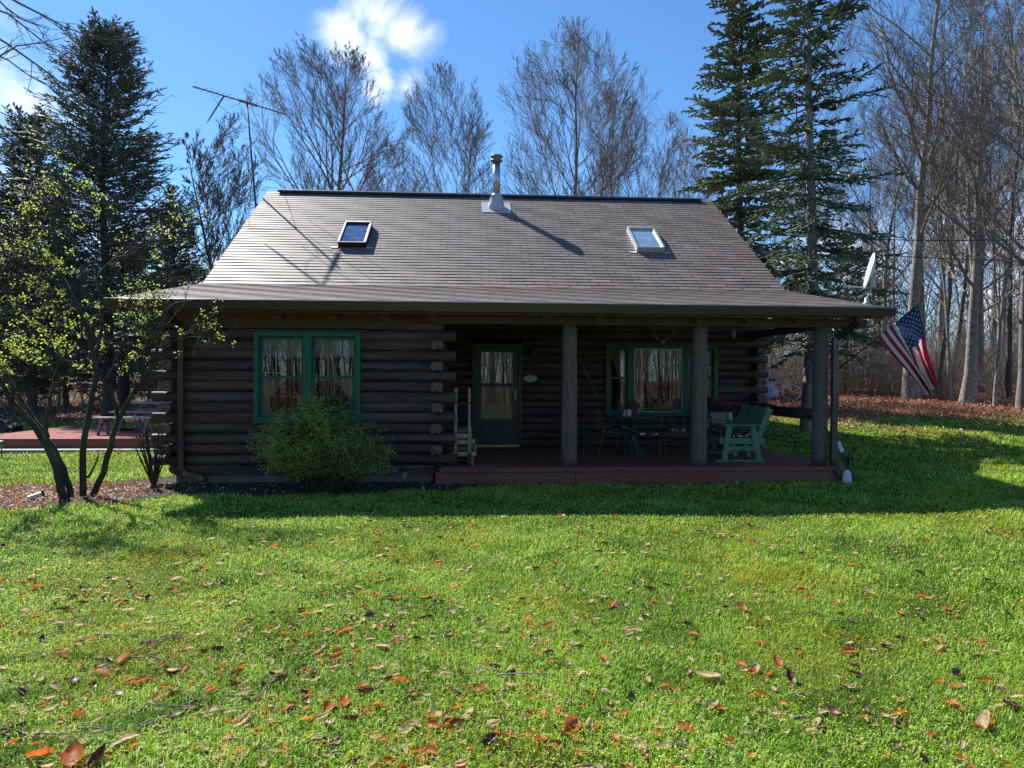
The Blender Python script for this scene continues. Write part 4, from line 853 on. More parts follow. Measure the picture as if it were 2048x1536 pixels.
mb=MB(); mb.tube([(.30,-.25,.98),(.34,-.1,.95),(.30,0,.92),(.34,.1,.95),(.30,.25,.98)],.013,6,0,3); mb.build('handlebar',['steel'],bk)
mb=MB(); mb.box((-.34,-.07,.84),(-.10,.07,.88)); mb.build('saddle',['black'],bk,bevel=.02)
g=rs(4); mb=MB(); vs=[]
for i in range(nr+1):
    for j in range(na):
        a=2*math.pi*j/na; r_=1-i/nr*.96; vs.append((.95*r_*math.cos(a)*(1+.08*g.normal()),.6*r_*math.sin(a)*(1+.08*g.normal()),.75*(1-r_**3)+.03*g.normal()))
mb.add(vs,[(i*na+j,i*na+(j+1)%na,(i+1)*na+(j+1)%na,(i+1)*na+j) for i in range(nr) for j in range(na)]+[tuple(range(nr*na,nr*na+na))])
single(mb.build('grey_tarp_heap',['bluegrey']),'tarp_heap','grey blue tarp covered heap behind the white bicycle','heap',bu-.3,27.6,gz(bu,27.6)-.03)
xu=onv(1543,700,27.5)[0]; sh=thing('garden_shed','small teal and grey shed mostly hidden behind the right cabin corner','shed',xu-3.0,29.2,gz(xu,29)-.1)
mb=MB(); mb.box((0,-1.5,0),(2.9,1.5,2.1)); mb.build('wall',['teal'],sh)
mb=MB()
for x in (0,2.82): mb.box((x-.01,-1.53,0),(x+.09,-1.501,2.1))
mb.box((-.05,-1.56,2.1),(3.0,-1.45,2.25)); mb.build('trim',['grey'],sh)
mb=MB(); mb.prism([(-1.75,2.12),(0,3.0),(1.75,2.12),(1.75,2.24),(0,3.12),(-1.75,2.24)],0,-.15,3.05); mb.build('roof',['board'],sh)
mb=MB(); mb.prism([(-1.49,2.1),(1.49,2.1),(0,2.85)],0,.01,2.89); mb.build('gable',['teal'],sh)
# ------------------------------------------------------------------ ground
gu=np.unique(np.concatenate([np.arange(-30,30.1,.5),np.arange(-400,-30,18),np.arange(30,401,18)])); gv=np.unique(np.concatenate([np.arange(-30,50.1,.5),np.arange(-250,-30,15),np.arange(50,501,15)]))
A,B_=np.meshgrid(gu,gv,indexing='ij'); Z=ground(A,B_); nv=len(gv)
Vt=np.stack([A.ravel(),B_.ravel(),Z.ravel()],-1); ii,jj=np.meshgrid(np.arange(len(gu)-1),np.arange(nv-1),indexing='ij'); b=(ii*nv+jj).ravel(); Q=np.stack([b,b+nv,b+nv+1,b+1],-1)
def woods(u,v):
    """where the lawn gives way to leaf litter"""
    w=sm(19.3,22.3,v+.6*np.sin(u*1.3)+.4*np.sin(u*3.1))*sm(3,7,u)
    l=sm(24.5,26.5,v+.7*np.sin(u*.8))*sm(-3,-5,-(-u))*0
    w=np.maximum(w,sm(24.5,26.3,v+.7*np.sin(u*.8)))
    return np.maximum(w,sm(-14,-20,v)*1)
gr=npmesh('ground',Vt,Q,mats='soil',smooth=True); gr.rotation_euler=(0,0,TH); struct(gr)
a=gr.data.attributes.new('woods','FLOAT','POINT'); a.data.foreach_set('value',woods(A,B_).ravel().astype(np.float32))
# mulch bed: in front of the bay and under the shrub tree
def inbed(u,v):
    e1=((u+2.6)/2.9)**2+((v-11.2)/1.15)**2+.12*np.sin(u*5)+.1*np.sin(v*9+u*3)
    e2=((u+5.9)/1.75)**2+((v-10.3)/1.05)**2+.15*np.sin(u*6+1)+.12*np.sin(v*8)
    return np.minimum(e1,e2)<1
uu,vv=np.meshgrid(np.arange(-8.3,.6,.05),np.arange(8.8,12.4,.05),indexing='ij'); mk=inbed(uu,vv); idx=-np.ones(uu.shape,int); need=np.zeros(uu.shape,bool)
q4=mk[:-1,:-1]&mk[1:,:-1]&mk[:-1,1:]&mk[1:,1:]; 
for s_ in ((slice(None,-1),slice(None,-1)),(slice(1,None),slice(None,-1)),(slice(None,-1),slice(1,None)),(slice(1,None),slice(1,None))): need[s_]|=q4
idx[need]=np.arange(need.sum()); g=rs(3); zz=ground(uu,vv)+.012+.016*g.uniform(0,1,uu.shape)
Vt=np.stack([uu[need],vv[need],zz[need]],-1); Q=np.stack([idx[:-1,:-1][q4],idx[1:,:-1][q4],idx[1:,1:][q4],idx[:-1,1:][q4]],-1)
mu=npmesh('mulch_bed',Vt,Q,mats='mulch'); mu.rotation_euler=(0,0,TH); struct(mu)
# ------------------------------------------------------------------ grass blades
g=rs(21)
def sample(n,d0,d1,power):
    """points round the camera; density falls with distance as 1/d^power"""
    if power==2: d=d0*(d1/d0)**g.uniform(0,1,n)
    else: d=np.sqrt(g.uniform(d0*d0,d1*d1,n))
    th=g.uniform(-R(44),R(44),n); x=d*np.sin(th); y=d*np.cos(th)
    return x*U[0]+y*U[1],x*V[0]+y*V[1],d
u1,v1,d1=sample(110000,2.3,4.6,0); u2,v2,d2=sample(600000,4.6,34,2)
u=np.concatenate([u1,u2]); v=np.concatenate([v1,v2]); d=np.concatenate([d1,d2])
bed=inbed(u,v); wd=woods(u,v)
ok=~((u>-4.75)&(u<6.25)&(v>10.95)) & ~(bed&(g.uniform(size=len(u))>.05)) & ~((u>-11.6)&(u<-5.4)&(v>16.0)&(v<20.6)) & (g.uniform(size=len(u))>wd*.93)
u,v,d=u[ok],v[ok],d[ok]; n=len(u); z=ground(u,v)
patch=np.sin(u*1.7+np.sin(v*2.1)*1.3)*np.sin(v*1.9+np.sin(u*1.2)*1.5)
hgt=(.024+.028*g.uniform(size=n)**2)*(1+.35*patch)*np.clip(d/8,1,1.6); wdt=.0037*np.maximum(1,d/4.2)*g.uniform(.7,1.3,n)
ang=g.uniform(0,2*np.pi,n); lean=g.uniform(.15,1.3,n); dx,dy=np.cos(ang),np.sin(ang); px,py=-dy*wdt/2,dx*wdt/2
tint=np.clip(g.normal(.45,.27,n)+.10*patch-.22*(np.sin(u*5.3+np.sin(v*6.1))*np.sin(v*4.7+np.sin(u*3.9))>.35),0,1); dry=g.uniform(size=n)<.06; tint[dry]=.97
P0=np.stack([u-px,v-py,z-.004],-1);P1=np.stack([u+px,v+py,z-.004],-1)
mx=dx*hgt*lean*.35; my=dy*hgt*lean*.35
P2=np.stack([u+px*.8+mx,v+py*.8+my,z+hgt*.6],-1);P3=np.stack([u-px*.8+mx,v-py*.8+my,z+hgt*.6],-1)
P4=np.stack([u+mx*2.8,v+my*2.8,z+hgt*(1-.35*np.minimum(lean,1))],-1)
Vt=np.stack([P0,P1,P2,P3,P4],1).reshape(-1,3); b=np.arange(n)*5
gs=npmesh('lawn_grass',Vt,b[:,None]+np.array([0,1,2,3]),b[:,None]+np.array([3,2,4]),mats='grass',tint=np.repeat(tint,5)); gs.rotation_euler=(0,0,TH); tag(gs,'short sunlit green lawn grass around the cabin','grass',None,'stuff')
# clover and small weeds
u,v,d=sample(26000,2.4,13,2); pk=np.sin(u*1.1+3)*np.sin(v*1.4+1)+g.normal(size=len(u))*.4>.15; ok=pk&~inbed(u,v)&(v<10.9); u,v,d=u[ok],v[ok],d[ok]; n=len(u)
Vt,Q=quads_at(np.stack([u,v,ground(u,v)+.028+.012*g.uniform(size=n)],-1),.013*np.maximum(1,d/5),g,.85,nz=2.5)
cl=npmesh('clover',Vt,Q,mats='grass',tint=np.repeat(np.clip(g.normal(.55,.2,n),0,.9),4)); cl.rotation_euler=(0,0,TH); tag(cl,'small round clover leaves scattered through the lawn','clover',None,'stuff')
# ------------------------------------------------------------------ fallen leaves
def leafmesh(seed,L=.12,W=.042):
    r=random.Random(seed); mb=MB(); nx,ny=9,4; curl=r.uniform(.5,2.2); bend=r.uniform(-.5,1.0); vs=[]
    for i in range(nx+1):
        t=i/nx; w=W*(math.sin(math.pi*min(t*1.02+.02,1))**.7)*(1-.25*t)+.0008
        for j in range(ny+1):
            s=j/ny*2-1; a=s*curl; x=(t-.5)*L; y=w*math.sin(a)/curl; zc=w*(1-math.cos(a))/curl
            vs.append((x,y,zc+.02+.03*bend*(2*t-1)**2*L/.12+.002*math.sin(i*2.3+j)))
    mb.add(vs,[(i*(ny+1)+j,i*(ny+1)+j+1,(i+1)*(ny+1)+j+1,(i+1)*(ny+1)+j) for i in range(nx) for j in range(ny)])
    mb.tube([(-L/2,0,vs[2][2]),(-L/2-.02,0,vs[2][2]-.004)],.0012,4)
    me=bpy.data.meshes.new('fallen_leaf'); me.from_pydata(mb.v,[],mb.f); me.polygons.foreach_set('use_smooth',[True]*len(mb.f)); return me
LB={}
for kd in ('rust','tanleaf','darkleaf'):
    LB[kd]=[]
    for s_ in range(5):
        me=leafmesh(s_*3+len(kd)); me.materials.append(M[kd]); LB[kd].append(me)
LAB={'rust':('rust orange curled dry leaf lying on the green lawn','rust orange dry leaves on the lawn'),'tanleaf':('pale tan dry leaf lying on the green lawn','pale tan dry leaves on the lawn'),'darkleaf':('dark brown shrivelled leaf lying on the green lawn','dark brown dry leaves on the lawn')}
PX=[(255,1325,'r',1.5),(205,1355,'r',1.2),(285,1368,'r',1),(345,1350,'t',1.1),(372,1342,'r',.9),(655,1425,'r',1.2),(690,1420,'r',1.1),(620,1395,'r',.9),(730,1392,'d',1),(803,1370,'r',1),(945,1440,'t',1),(955,1392,'r',1),(1135,1472,'r',1.5),(1175,1468,'t',.9),(1230,1215,'r',1.1),(1235,1222,'t',1.1),(1485,1222,'r',1),(1410,1362,'t',1.6),(1600,1182,'r',.9),(1630,1228,'d',.8),(1553,1328,'r',1.1),(1510,1342,'t',1),(1580,1358,'d',1.1),(1700,1305,'r',1),(1735,1185,'t',1),(1845,1195,'r',1.1),(1880,1300,'t',1),(1910,1350,'d',1.1),(1975,1455,'t',1.2),(2022,1417,'d',1.3),(1800,1432,'r',.9),(1425,1417,'t',1),(1370,1470,'r',1.1),(1325,1510,'t',.9),(250,1492,'t',1.4),(150,1440,'r',1),(150,1525,'r',1.6),(75,1525,'r',1.4),(200,1528,'d',1.4),(40,1400,'d',1),(110,1385,'t',1),(570,1360,'d',1),(610,1395,'d',.8),(685,1268,'r',1),(430,1200,'r',.9),(350,1285,'r',.9),(180,1285,'r',.9),(85,1290,'d',1),(120,1320,'t',1),(410,1140,'r',.8),(495,1105,'r',.7),(560,1098,'r',.8),(205,1112,'r',.8),(75,1178,'r',.8),(65,1188,'r',.8),(238,1188,'r',.7),(1010,1290,'t',.8),(905,1225,'t',.8),(1150,1250,'t',.8),(1375,1180,'t',.8),(1285,1045,'r',.6),(1575,1055,'r',.7),(1500,1085,'r',.8),(1420,1015,'t',.6),(1270,1175,'d',.7),(1060,1395,'d',.9),(990,1345,'d',.8),(1260,1410,'d',1),(1220,1440,'t',.9),(1210,1395,'t',.8),(975,1500,'d',1),(350,1440,'d',1),(490,1450,'t',1.2),(420,1435,'t',1)]
g=rs(31); cand=[]
cd={'r':'rust','t':'tanleaf','d':'darkleaf'}
for x,y,k_,s_ in PX:
    dd=ray(x,y); t=(.03-H)/dd[2]; p=np.array([0,0,H])+dd*t; cand.append((p@U,p@V,cd[k_],s_*.85))
n=6000; u,v,d=sample(n,2.4,11.0,2); 
for i in range(n):
    if (u[i]>-4.8 and v[i]>10.9): continue
    left=sm(2.5,-1.5,u[i]/max(v[i],1)*6); 
    if g.uniform()>.36+.64*left*(1 if v[i]<7.5 else .6): continue
    k_=g.choice(['rust','tanleaf','darkleaf'],p=[.34,.40,.26]); cand.append((u[i],v[i],k_,g.uniform(.22,.72)))
cand=[c for c in cand if c[1]<11.0]
PXn=len(PX); rest=sorted(cand[PXn:],key=lambda c:c[1]/c[3]); cand=cand[:PXn]+rest
stuffV={k_:[[],[]] for k_ in LB}
for i,(a_,b_,k_,s_) in enumerate(cand):
    me=LB[k_][int(g.randint(5))]; rz=g.uniform(0,6.28); rx=g.normal()*.35; ry=g.normal()*.3; z0=gz(a_,b_)+.004
    if i<285:
        o=bpy.data.objects.new('fallen_leaf',me); COL.objects.link(o); place(o,a_,b_,z0,rz); o.rotation_euler[0]=rx; o.rotation_euler[1]=ry; o.scale=(s_,s_,s_); tag(o,LAB[k_][0],'leaf',LAB[k_][1])
    else:
        mt=np.array(Matrix.LocRotScale(Vector((a_,b_,z0)),Matrix.Rotation(rz,3,'Z')@Matrix.Rotation(rx,3,'X'),Vector((s_,)*3))); co_=np.array([q.co[:]+(1,) for q in me.vertices])@mt.T; o_=sum(len(q) for q in stuffV[k_][0]); stuffV[k_][0].append(co_[:,:3]); stuffV[k_][1].append(np.array([list(p.vertices) for p in me.polygons if len(p.vertices)==4])+o_)
for k_,(vs,fs) in stuffV.items():
    if vs: o=npmesh('leaf_scatter',np.concatenate(vs),np.concatenate(fs),mats=k_,smooth=True); o.rotation_euler=(0,0,TH); tag(o,{'rust':'small rust coloured','tanleaf':'small pale','darkleaf':'small dark'}[k_]+' leaf bits strewn thinly over the lawn','leaves',None,'stuff')
g2=rs(90)
for i in range(26):
    y=g2.uniform(1230,1530); x=g2.uniform(0,520)*(1 if i%4 else 3.2); dd=ray(x,y); t_=(.04-H)/dd[2]; p=np.array([0,0,H])+dd*t_; L_=g2.uniform(.08,.34); pts_=[Vector((0,0,0))]; an_=0
    for k_ in range(4): an_+=g2.normal()*.18; pts_.append(pts_[-1]+Vector((math.cos(an_),math.sin(an_),g2.normal()*.06))*(L_/4))
    mb=MB(); mb.tube(pts_,[.0045,.004,.004,.003,.0018],6); 
    if i%2: mb.tube([pts_[2],pts_[2]+Vector((L_*.14,L_*.12,.008))],[.0025,.001],5)
    o=mb.build('fallen_twig',['barkl'],smooth=True); place(o,float(p@U),float(p@V),gz(p@U,p@V)+.03,g2.uniform(-.2,1.2)); tag(o,'short grey broken twig lying among the leaves on the lawn','twig','grey twigs lying on the lawn')
# litter: leaf carpet under the woods, in the beds and on the shaded lawn
def litter(name,u,v,sz,label,hi,nz=1.2,tl=0,th=1):
    n=len(u); Vt,Q=quads_at(np.stack([u,v,ground(u,v)+.012+hi*g.uniform(size=n)],-1),sz*g.uniform(.6,1.3,n),g,.6,nz=nz)
    o=npmesh(name,Vt,Q,mats='litter',tint=np.repeat(g.uniform(tl,th,n),4)); o.rotation_euler=(0,0,TH); return tag(o,label,'leaves',None,'stuff')
n=150000; u=g.uniform(2,30,n); v=g.uniform(15,42,n); p=np.clip(woods(u,v)*1.0+.30*sm(14.5,18.5,v)*(.5+.5*np.sin(u*1.3+v)),0,1); ok=(g.uniform(size=n)<p)&~((u<6.6)&(v<24)); litter('woodland_leaf_litter',u[ok],v[ok],.09,'carpet of red brown fallen leaves below the woods at right',.05,.8,0,.85)
n=16000; u=g.uniform(-32,2,n); v=g.uniform(23,40,n); ok=g.uniform(size=n)<woods(u,v); litter('woodland_leaf_litter',u[ok],v[ok],.12,'pale brown fallen leaves under the dark evergreens at left',.05,.8,.2,1)
n=16000; u=g.uniform(-8.2,.4,n); v=g.uniform(8.9,11.2,n); sun=sm(-4.2,-5.2,u); ok=inbed(u,v)&(g.uniform(size=n)<.06+.94*sun); litter('bed_leaf_litter',u[ok],v[ok],.05,'dry leaves and chips on the mulch around the shrub tree',.03,1,.25,1)
# ------------------------------------------------------------------ trees
def baretree(seed,Hh,r0,lim0=.25,ang=38,k=(20,9,8,6),lf=(.50,.50,.42,.48),lean=(0,0),upb=.10,tr='bark',wob=.10,stems=1,twig='twig',minr=.007,decay=.72,env=None):
    """returns (trunk verts,quads),(crown verts,quads)"""
    g=rs(seed); P=[];Rr=[]
    for s_ in range(stems):
        n=12; base=np.array([g.normal()*.15*(stems>1),g.normal()*.15*(stems>1),-.15]); d=nrm(np.array([lean[0]+g.normal()*.12*(stems>1),lean[1]+g.normal()*.12*(stems>1),1.])); p=base; q=[p]
        for i in range(n-1): d=nrm(d+g.normal(size=3)*.045+np.array([0,0,.04])); p=p+d*Hh*(1 if s_==0 else g.uniform(.75,.95))/(n-1); q.append(p)
        P.append(q); Rr.append((r0*(1 if s_==0 else .8))*(1-np.linspace(0,1,n)**.85*.95)*np.where(np.arange(n)==0,1.35,1))
    P=np.array(P);Rr=np.array(Rr); L=np.full(len(P),Hh)
    tv=tubes(P,Rr,10); out=[]; cur=(P,Rr,L); t0=lim0
    for lv in range(4):
        n=(8,6,5,4)[lv]; P2,R2,L2=kids(cur[0],cur[1],cur[2],k[lv],t0,.99,(ang,30,28,30)[lv],lf[lv],n,g,upb=(upb*1.0,upb*.8,upb*.6,.05)[lv],wob=wob*(.6,.7,.75,.8)[lv],rf=(.5,.6,.65,.7)[lv],dec=(decay,.5,.45,.45)[lv],env=env if lv<3 else None,lv=lv,tip=(.22,.3,.4,.5)[lv],rmin=minr)
        out.append(tubes(P2,R2,(6,4,3,3)[lv])); cur=(P2,R2,L2); t0=(.22,.15,.1,.1)[lv]
    return tv,join(out),cur
def addtree(name,label,u,v,spec,tr='bark',tw='twig',rot=0,group=None,cat_='tree'):
    t=thing(name,label,cat_,u,v,gz(u,v)-.05,rot,group); npmesh('trunk',*spec[0],mats=tr,parent=t,smooth=True); npmesh('crown',*spec[1],mats=tw,parent=t); return t
def pxu(x,v): return onv(x,758,v)[0]
# the bare trees against the sky behind the cabin
addtree('bare_tree','wide bare tree with a dark trunk behind the roof, second from left against the sky',pxu(648,34),34,baretree(1,16.8,.25,.22,48,(46,11,8,5),lf=(.4,.55,.45,.5),upb=.08,env=(11.3,4.5,6.4)),rot=.3)
addtree('bare_tree','dense bare tree with several upright stems left of the chimney',pxu(885,36),36,baretree(2,16.8,.17,.20,32,(26,10,8,5),stems=3,lf=(.36,.55,.45,.5),upb=.08,env=(11.2,3.0,6.6)),rot=.3)
addtree('bare_tree','tallest bare tree right of the chimney with a broad fan of pale twigs',pxu(1140,36),36,baretree(3,18.4,.19,.20,42,(20,10,8,5),stems=3,lf=(.42,.55,.45,.5),env=(12.0,4.5,7.6),upb=.08,twig='twigr'),tw='twigr')
addtree('bare_tree','bare tree between the tallest bare tree and the blue spruce',pxu(1255,40),40,baretree(4,17.8,.16,.24,36,(17,10,8,5),stems=2,upb=.08,lf=(.4,.55,.45,.5),env=(11.5,3.3,7.2)),tw='twigr')
addtree('bare_tree','thin bare tree just left of the blue spruce',pxu(1335,42),42,baretree(5,16.8,.14,.24,32,(16,10,8,5),stems=2,upb=.08,lf=(.4,.55,.45,.5),env=(11,2.8,6.8)),tw='twigr')
addtree('bare_tree','small bare tree in the gap left of the upright stemmed tree',pxu(788,42),42,baretree(6,14.8,.11,.24,36,(20,9,8,5),lf=(.4,.55,.45,.5),env=(10,2.4,6),upb=.08,stems=2))
LF=(.4,.55,.45,.5); F1=baretree(11,17,.17,.28,48,(18,8,7,4),lf=LF,wob=.16,env=(10.5,4.2,7)); F2=baretree(12,17,.13,.34,40,(16,8,7,4),lf=LF,lean=(.10,0),wob=.14,env=(11,3.4,7)); F3=baretree(13,13,.075,.25,40,(15,7,6,4),lf=LF,lean=(-.10,0),wob=.16,env=(8.5,2.6,5.5)); F4=baretree(14,14.5,.15,.22,50,(13,8,7,4),lf=LF,stems=2,wob=.18,env=(9,4,6.2))
FT=[addtree('woodland_tree','stout pale lichened tree trunk behind the flag',pxu(1822,27),27,baretree(41,18,.29,.36,44,(16,8,7,5),lf=LF,lean=(-.075,0),wob=.15,env=(12,4.5,7.5)),'barkl','twigr'),
 addtree('woodland_tree','dark straight bare tree just right of the flag',pxu(1872,28.5),28.5,F2,'barkd','twigr',.6),
 addtree('woodland_tree','big forked bare tree with two spreading limbs in the right woods',pxu(1938,25),25,baretree(15,14.5,.24,.22,54,(13,8,8,5),lf=LF,stems=2,wob=.2,env=(9.5,4.8,6.5)),'barkl','twigr'),
 addtree('woodland_tree','slender mottled bare tree between the dark trunk and the forked tree',pxu(1902,26),26,F3,'barkl','twigr')]
LBL=['grey bare tree with a stout trunk standing in the crowded woods','dark bare tree with a tall straight trunk in the crowded woods','slim bare tree with thin stems in the crowded woods','bare twin stemmed tree standing in the crowded woods']
GRP=['stout grey bare trees in the woods','tall dark bare trees in the woods','slim bare trees in the woods','twin stemmed bare trees in the woods']
proto=[None]*4; g=rs(77); spots=[]
def fill(i,u,v,sc):
    if proto[i] is None:
        proto[i]=addtree('woodland_tree',LBL[i],u,v,[F1,F2,F3,F4][i],['bark','barkd','barkl','bark'][i],'twig',g.uniform(0,6.28),GRP[i]); proto[i].scale=(sc,)*3
    else:
        c=copytree(proto[i],u,v,gz(u,v)-.05,g.uniform(0,6.28),scale=(sc,sc,sc*g.uniform(.8,1.15))); c.rotation_euler[0]=g.normal()*.05; c.rotation_euler[1]=g.normal()*.05
for x,v,i,sc in ((2190,16.5,3,.95),(1990,24,2,.9),(2015,27,1,.95),(2045,23,0,1),(1960,30,0,1),(1905,33,1,1.05),(1790,32,2,1.1),(1760,35,0,1),(1848,31,3,.9),(1700,33,2,1),(1935,36,2,1.1),(2000,34,3,1),(1665,36,1,1.05),(1980,40,1,1.1),(1880,41,0,1.1),(1820,44,2,1.1),(1745,43,1,1.1),(2100,27,3,1),(1560,36,2,1.1),(1585,33,2,.8),(2140,24,0,1.05),(2050,42,2,1.1),(1930,46,3,1.1),(1690,47,3,1),(1640,44,2,1.1),(1440,44,1,.9),(1390,46,2,.9)): fill(i,pxu(x,v),v,sc)
for x,v,i,sc in ((20,33,2,.72),(60,36,1,.62),(120,34,2,.7),(165,31,2,.6),(300,35,3,.62),(345,38,1,.6),(400,40,0,.6),(-60,30,1,.7),(-120,34,0,.7),(240,42,1,.6),(90,45,0,.62),(-10,42,3,.62),(455,42,2,.62),(540,44,0,.62),(980,46,2,.62),(1060,47,1,.6),(720,46,3,.6)): fill(i,pxu(x,v),v,sc)
# trees behind the photographer, seen only as reflections in the windows
for i in range(11):
    u_=-14+i*3.1+g.uniform(-1,1); v_=-8-g.uniform(0,9); c=copytree(proto[i%4],u_,v_,gz(u_,v_)-.05,g.uniform(0,6.28),scale=.75); c['label']='bare tree mirrored in the window panes of the porch'; c['group']='bare trees mirrored in the windows'
# overhanging twigs at the top left, from a tree just outside the picture
g=rs(88); base=np.array([-9.2,8.6,0.]); 
def tw_from(px,v):
    return np.array([[*(lambda q:(q[0],v,q[1]))(onv(x,y,v))] for x,y in px])
TL=[([(-260,-60),(-60,50),(40,110),(110,165),(180,215),(250,232),(330,233)],8.2),([(-260,-160),(-40,-30),(40,15),(90,40),(130,62),(175,78),(215,86),(292,91)],8.0),([(-240,60),(-60,110),(0,115),(60,160),(110,185)],8.4),([(-250,-40),(-60,10),(10,30),(60,70),(110,110),(150,118)],7.8),([(-250,-80),(-30,-20),(30,40),(80,60),(90,90)],8.6),([(-230,130),(-40,160),(20,100),(70,95),(120,85)],8.1)]
P=[];
for px,v_ in TL:
    q=tw_from(px,v_)-np.array([*base[:2],0]); k_=np.linspace(0,len(q)-1,8); P.append(np.stack([np.interp(k_,range(len(q)),q[:,c]) for c in range(3)],-1))
P=np.array(P); Rr=np.repeat(np.linspace(.016,.003,8)[None],len(P),0); L=np.linalg.norm(np.diff(P,axis=1),axis=2).sum(1)
a1=tubes(P,Rr,5); P2,R2,L2=kids(P,Rr,L,9,.35,.98,30,.20,5,g,upb=.03,wob=.12,rmin=.004); P3,R3,L3=kids(P2,R2,L2,3,.2,.95,40,.4,3,g,upb=.05,wob=.1,rmin=.003)
n=10; tz=np.linspace(-.1,8.5,n); TP=np.stack([.3*np.sin(tz*.3),.1*tz,tz],-1)[None]; con=np.stack([np.linspace(TP[0,int(4+i%5)],P[i,0],4) for i in range(len(P))]); trk=join([tubes(TP,np.linspace(.24,.10,n)[None],10)])
t=thing('overhanging_tree','bare tree reaching thin twigs into the top left corner','tree',base[0],base[1],gz(base[0],base[1])); npmesh('trunk',*trk,mats='bark',parent=t,smooth=True); npmesh('branches',*join([tubes(con,np.full(con.shape[:2],.04),6),a1,tubes(P2,R2,3),tubes(P3,R3,3)]),mats='twig',parent=t)
for o in t.children: pass
# conifers
def conifer(seed,Hh,rad,z0,nb,r0,fol=.024,k2=12,k3=6,droop=-.02,tipup=.05,e0=-8,e1=45,prof=.75,wobl=.08,dens=1,l2=.42,jit=.25,whorl=0):
    g=rs(seed); n=12; zt=np.linspace(-.1,Hh,n); TP=np.stack([.10*np.sin(zt*.5),.08*np.cos(zt*.4),zt],-1)[None]; TR=(r0*(1-np.linspace(0,1,n)*.93))[None]; trunk=tubes(TP,TR,10)
    h=z0+(Hh-z0)*np.sort(g.uniform(0,1,nb))**.95; h=np.where(whorl>0,np.round(h/max(whorl,.01))*whorl+g.normal(size=nb)*.07,h); f=(h-z0)/(Hh-z0); az=np.arange(nb)*2.399+g.uniform(-.4,.4,nb); L=rad*np.maximum((1-f)**prof,.05)*g.uniform(1-jit*1.6,1+jit*.5,nb); L=np.maximum(L,.25)
    low=np.clip((f-.0)/.12,0,1); L=L*(.6+.4*low)
    el=R(e0)+(R(e1)-R(e0))*f**1.6+g.normal(size=nb)*.08; d=np.stack([np.cos(az)*np.cos(el),np.sin(az)*np.cos(el),np.sin(el)],-1); p=np.stack([np.interp(h,zt,TP[0,:,0]),np.interp(h,zt,TP[0,:,1]),h],-1); pts=[p]; m_=6
    for q in range(m_-1): d=nrm(d+g.normal(size=d.shape)*wobl+np.array([0,0,droop+(tipup-droop)*q/(m_-1)])); p=p+d*(L/(m_-1))[:,None]; pts.append(p)
    P1=np.stack(pts,1); R1=np.maximum((.012+.018*L/rad)[:,None]*np.linspace(1,.3,m_)[None],.006)
    P2,R2,L2=kids(P1,R1,L,k2,.22,.99,48,l2,4,g,upb=-.03,wob=.08,rmin=.004,flat=.85)
    keep=g.uniform(size=len(P2))<dens; P2,R2,L2=P2[keep],R2[keep],L2[keep]
    P3,R3,L3=kids(P2,R2,L2,k3,.15,1.0,45,.42,3,g,upb=-.02,wob=.1,rmin=.003,flat=.7)
    def fo(P,fr): n_=P.shape[1]; pr=np.array({3:[.55,1,.12],4:[.5,.95,1,.12]}[n_])*fr; return tubes(P,pr[None]*g.uniform(.7,1.3,(len(P),1)),3)
    # leader foliage
    lead=np.stack([P1[:,-2],(P1[:,-2]+P1[:,-1])/2,P1[:,-1]],1)
    return trunk,join([tubes(P1,R1,4)]),join([fo(P2,fol*.9),fo(P3,fol),fo(lead,fol)])
def addcon(name,label,u,v,spec,tr,fm,rot=0,group=None):
    t=thing(name,label,'tree',u,v,gz(u,v)-.05,rot,group); npmesh('trunk',*spec[0],mats=tr,parent=t,smooth=True); c=npmesh('crown',*spec[2],mats=fm,parent=t); npmesh('boughs',*spec[1],mats='barkd',parent=c); return t
addcon('spruce_tree','big dark spruce right of the roof with its pale trunk rising from the lawn',pxu(1617,17.9),17.9,conifer(101,15.5,2.15,2.3,300,.19,.026,13,7,e0=-20,e1=40,prof=.42,jit=.5,dens=.8,whorl=.62),'barkl','spruced')
addcon('spruce_tree','blue green spruce standing just behind the right end of the roof',pxu(1478,24.5),24.5,conifer(102,17.5,2.4,2.2,350,.18,.036,13,7,droop=.0,tipup=.07,e0=-20,e1=42,prof=.50,jit=.4,whorl=.55,dens=.9),'barkd','spruce')
addcon('hemlock_tree','tall dark hemlock behind the leafing shrub at left',pxu(212,27),27,conifer(103,14.7,3.9,1.6,520,.22,.020,15,7,droop=.0,tipup=.06,e0=12,e1=50,prof=.36,jit=.22,dens=.62,l2=.38),'barkd','hemlock')
addcon('hemlock_tree','shorter dark hemlock at the far left edge',pxu(62,30),30,conifer(104,12.4,3.3,1.2,380,.18,.022,14,7,droop=.0,tipup=.06,e0=12,e1=50,prof=.36,jit=.4,l2=.36),'barkd','hemlock')
addcon('hemlock_tree','narrow dark hemlock between the tall hemlock and the roof',pxu(350,30),30,conifer(105,9.6,2.8,1.0,260,.14,.022,13,7,e0=12,e1=60,prof=.45,dens=.7,jit=.4,l2=.36),'barkd','hemlock')
ct=addtree('cedar_tree','browned rounded evergreen close beside the left roof edge and aerial',pxu(455,31),31,baretree(106,12.6,.14,.10,48,(70,10,8,5),lf=(.36,.5,.45,.5),minr=.008,upb=.08,env=(8,2.1,5.4)),'barkd','twig')
_,_,cur_=baretree(106,12.6,.14,.10,48,(70,10,8,5),lf=(.36,.5,.45,.5),minr=.008,upb=.08,env=(8,2.1,5.4)); g=rs(5); kp=g.uniform(size=len(cur_[0]))<.5; npmesh('foliage',*tubes(cur_[0][kp],np.array([.5,1,1,.2])[None]*g.uniform(.007,.017,(kp.sum(),1)),3),mats='brownish',parent=ct)
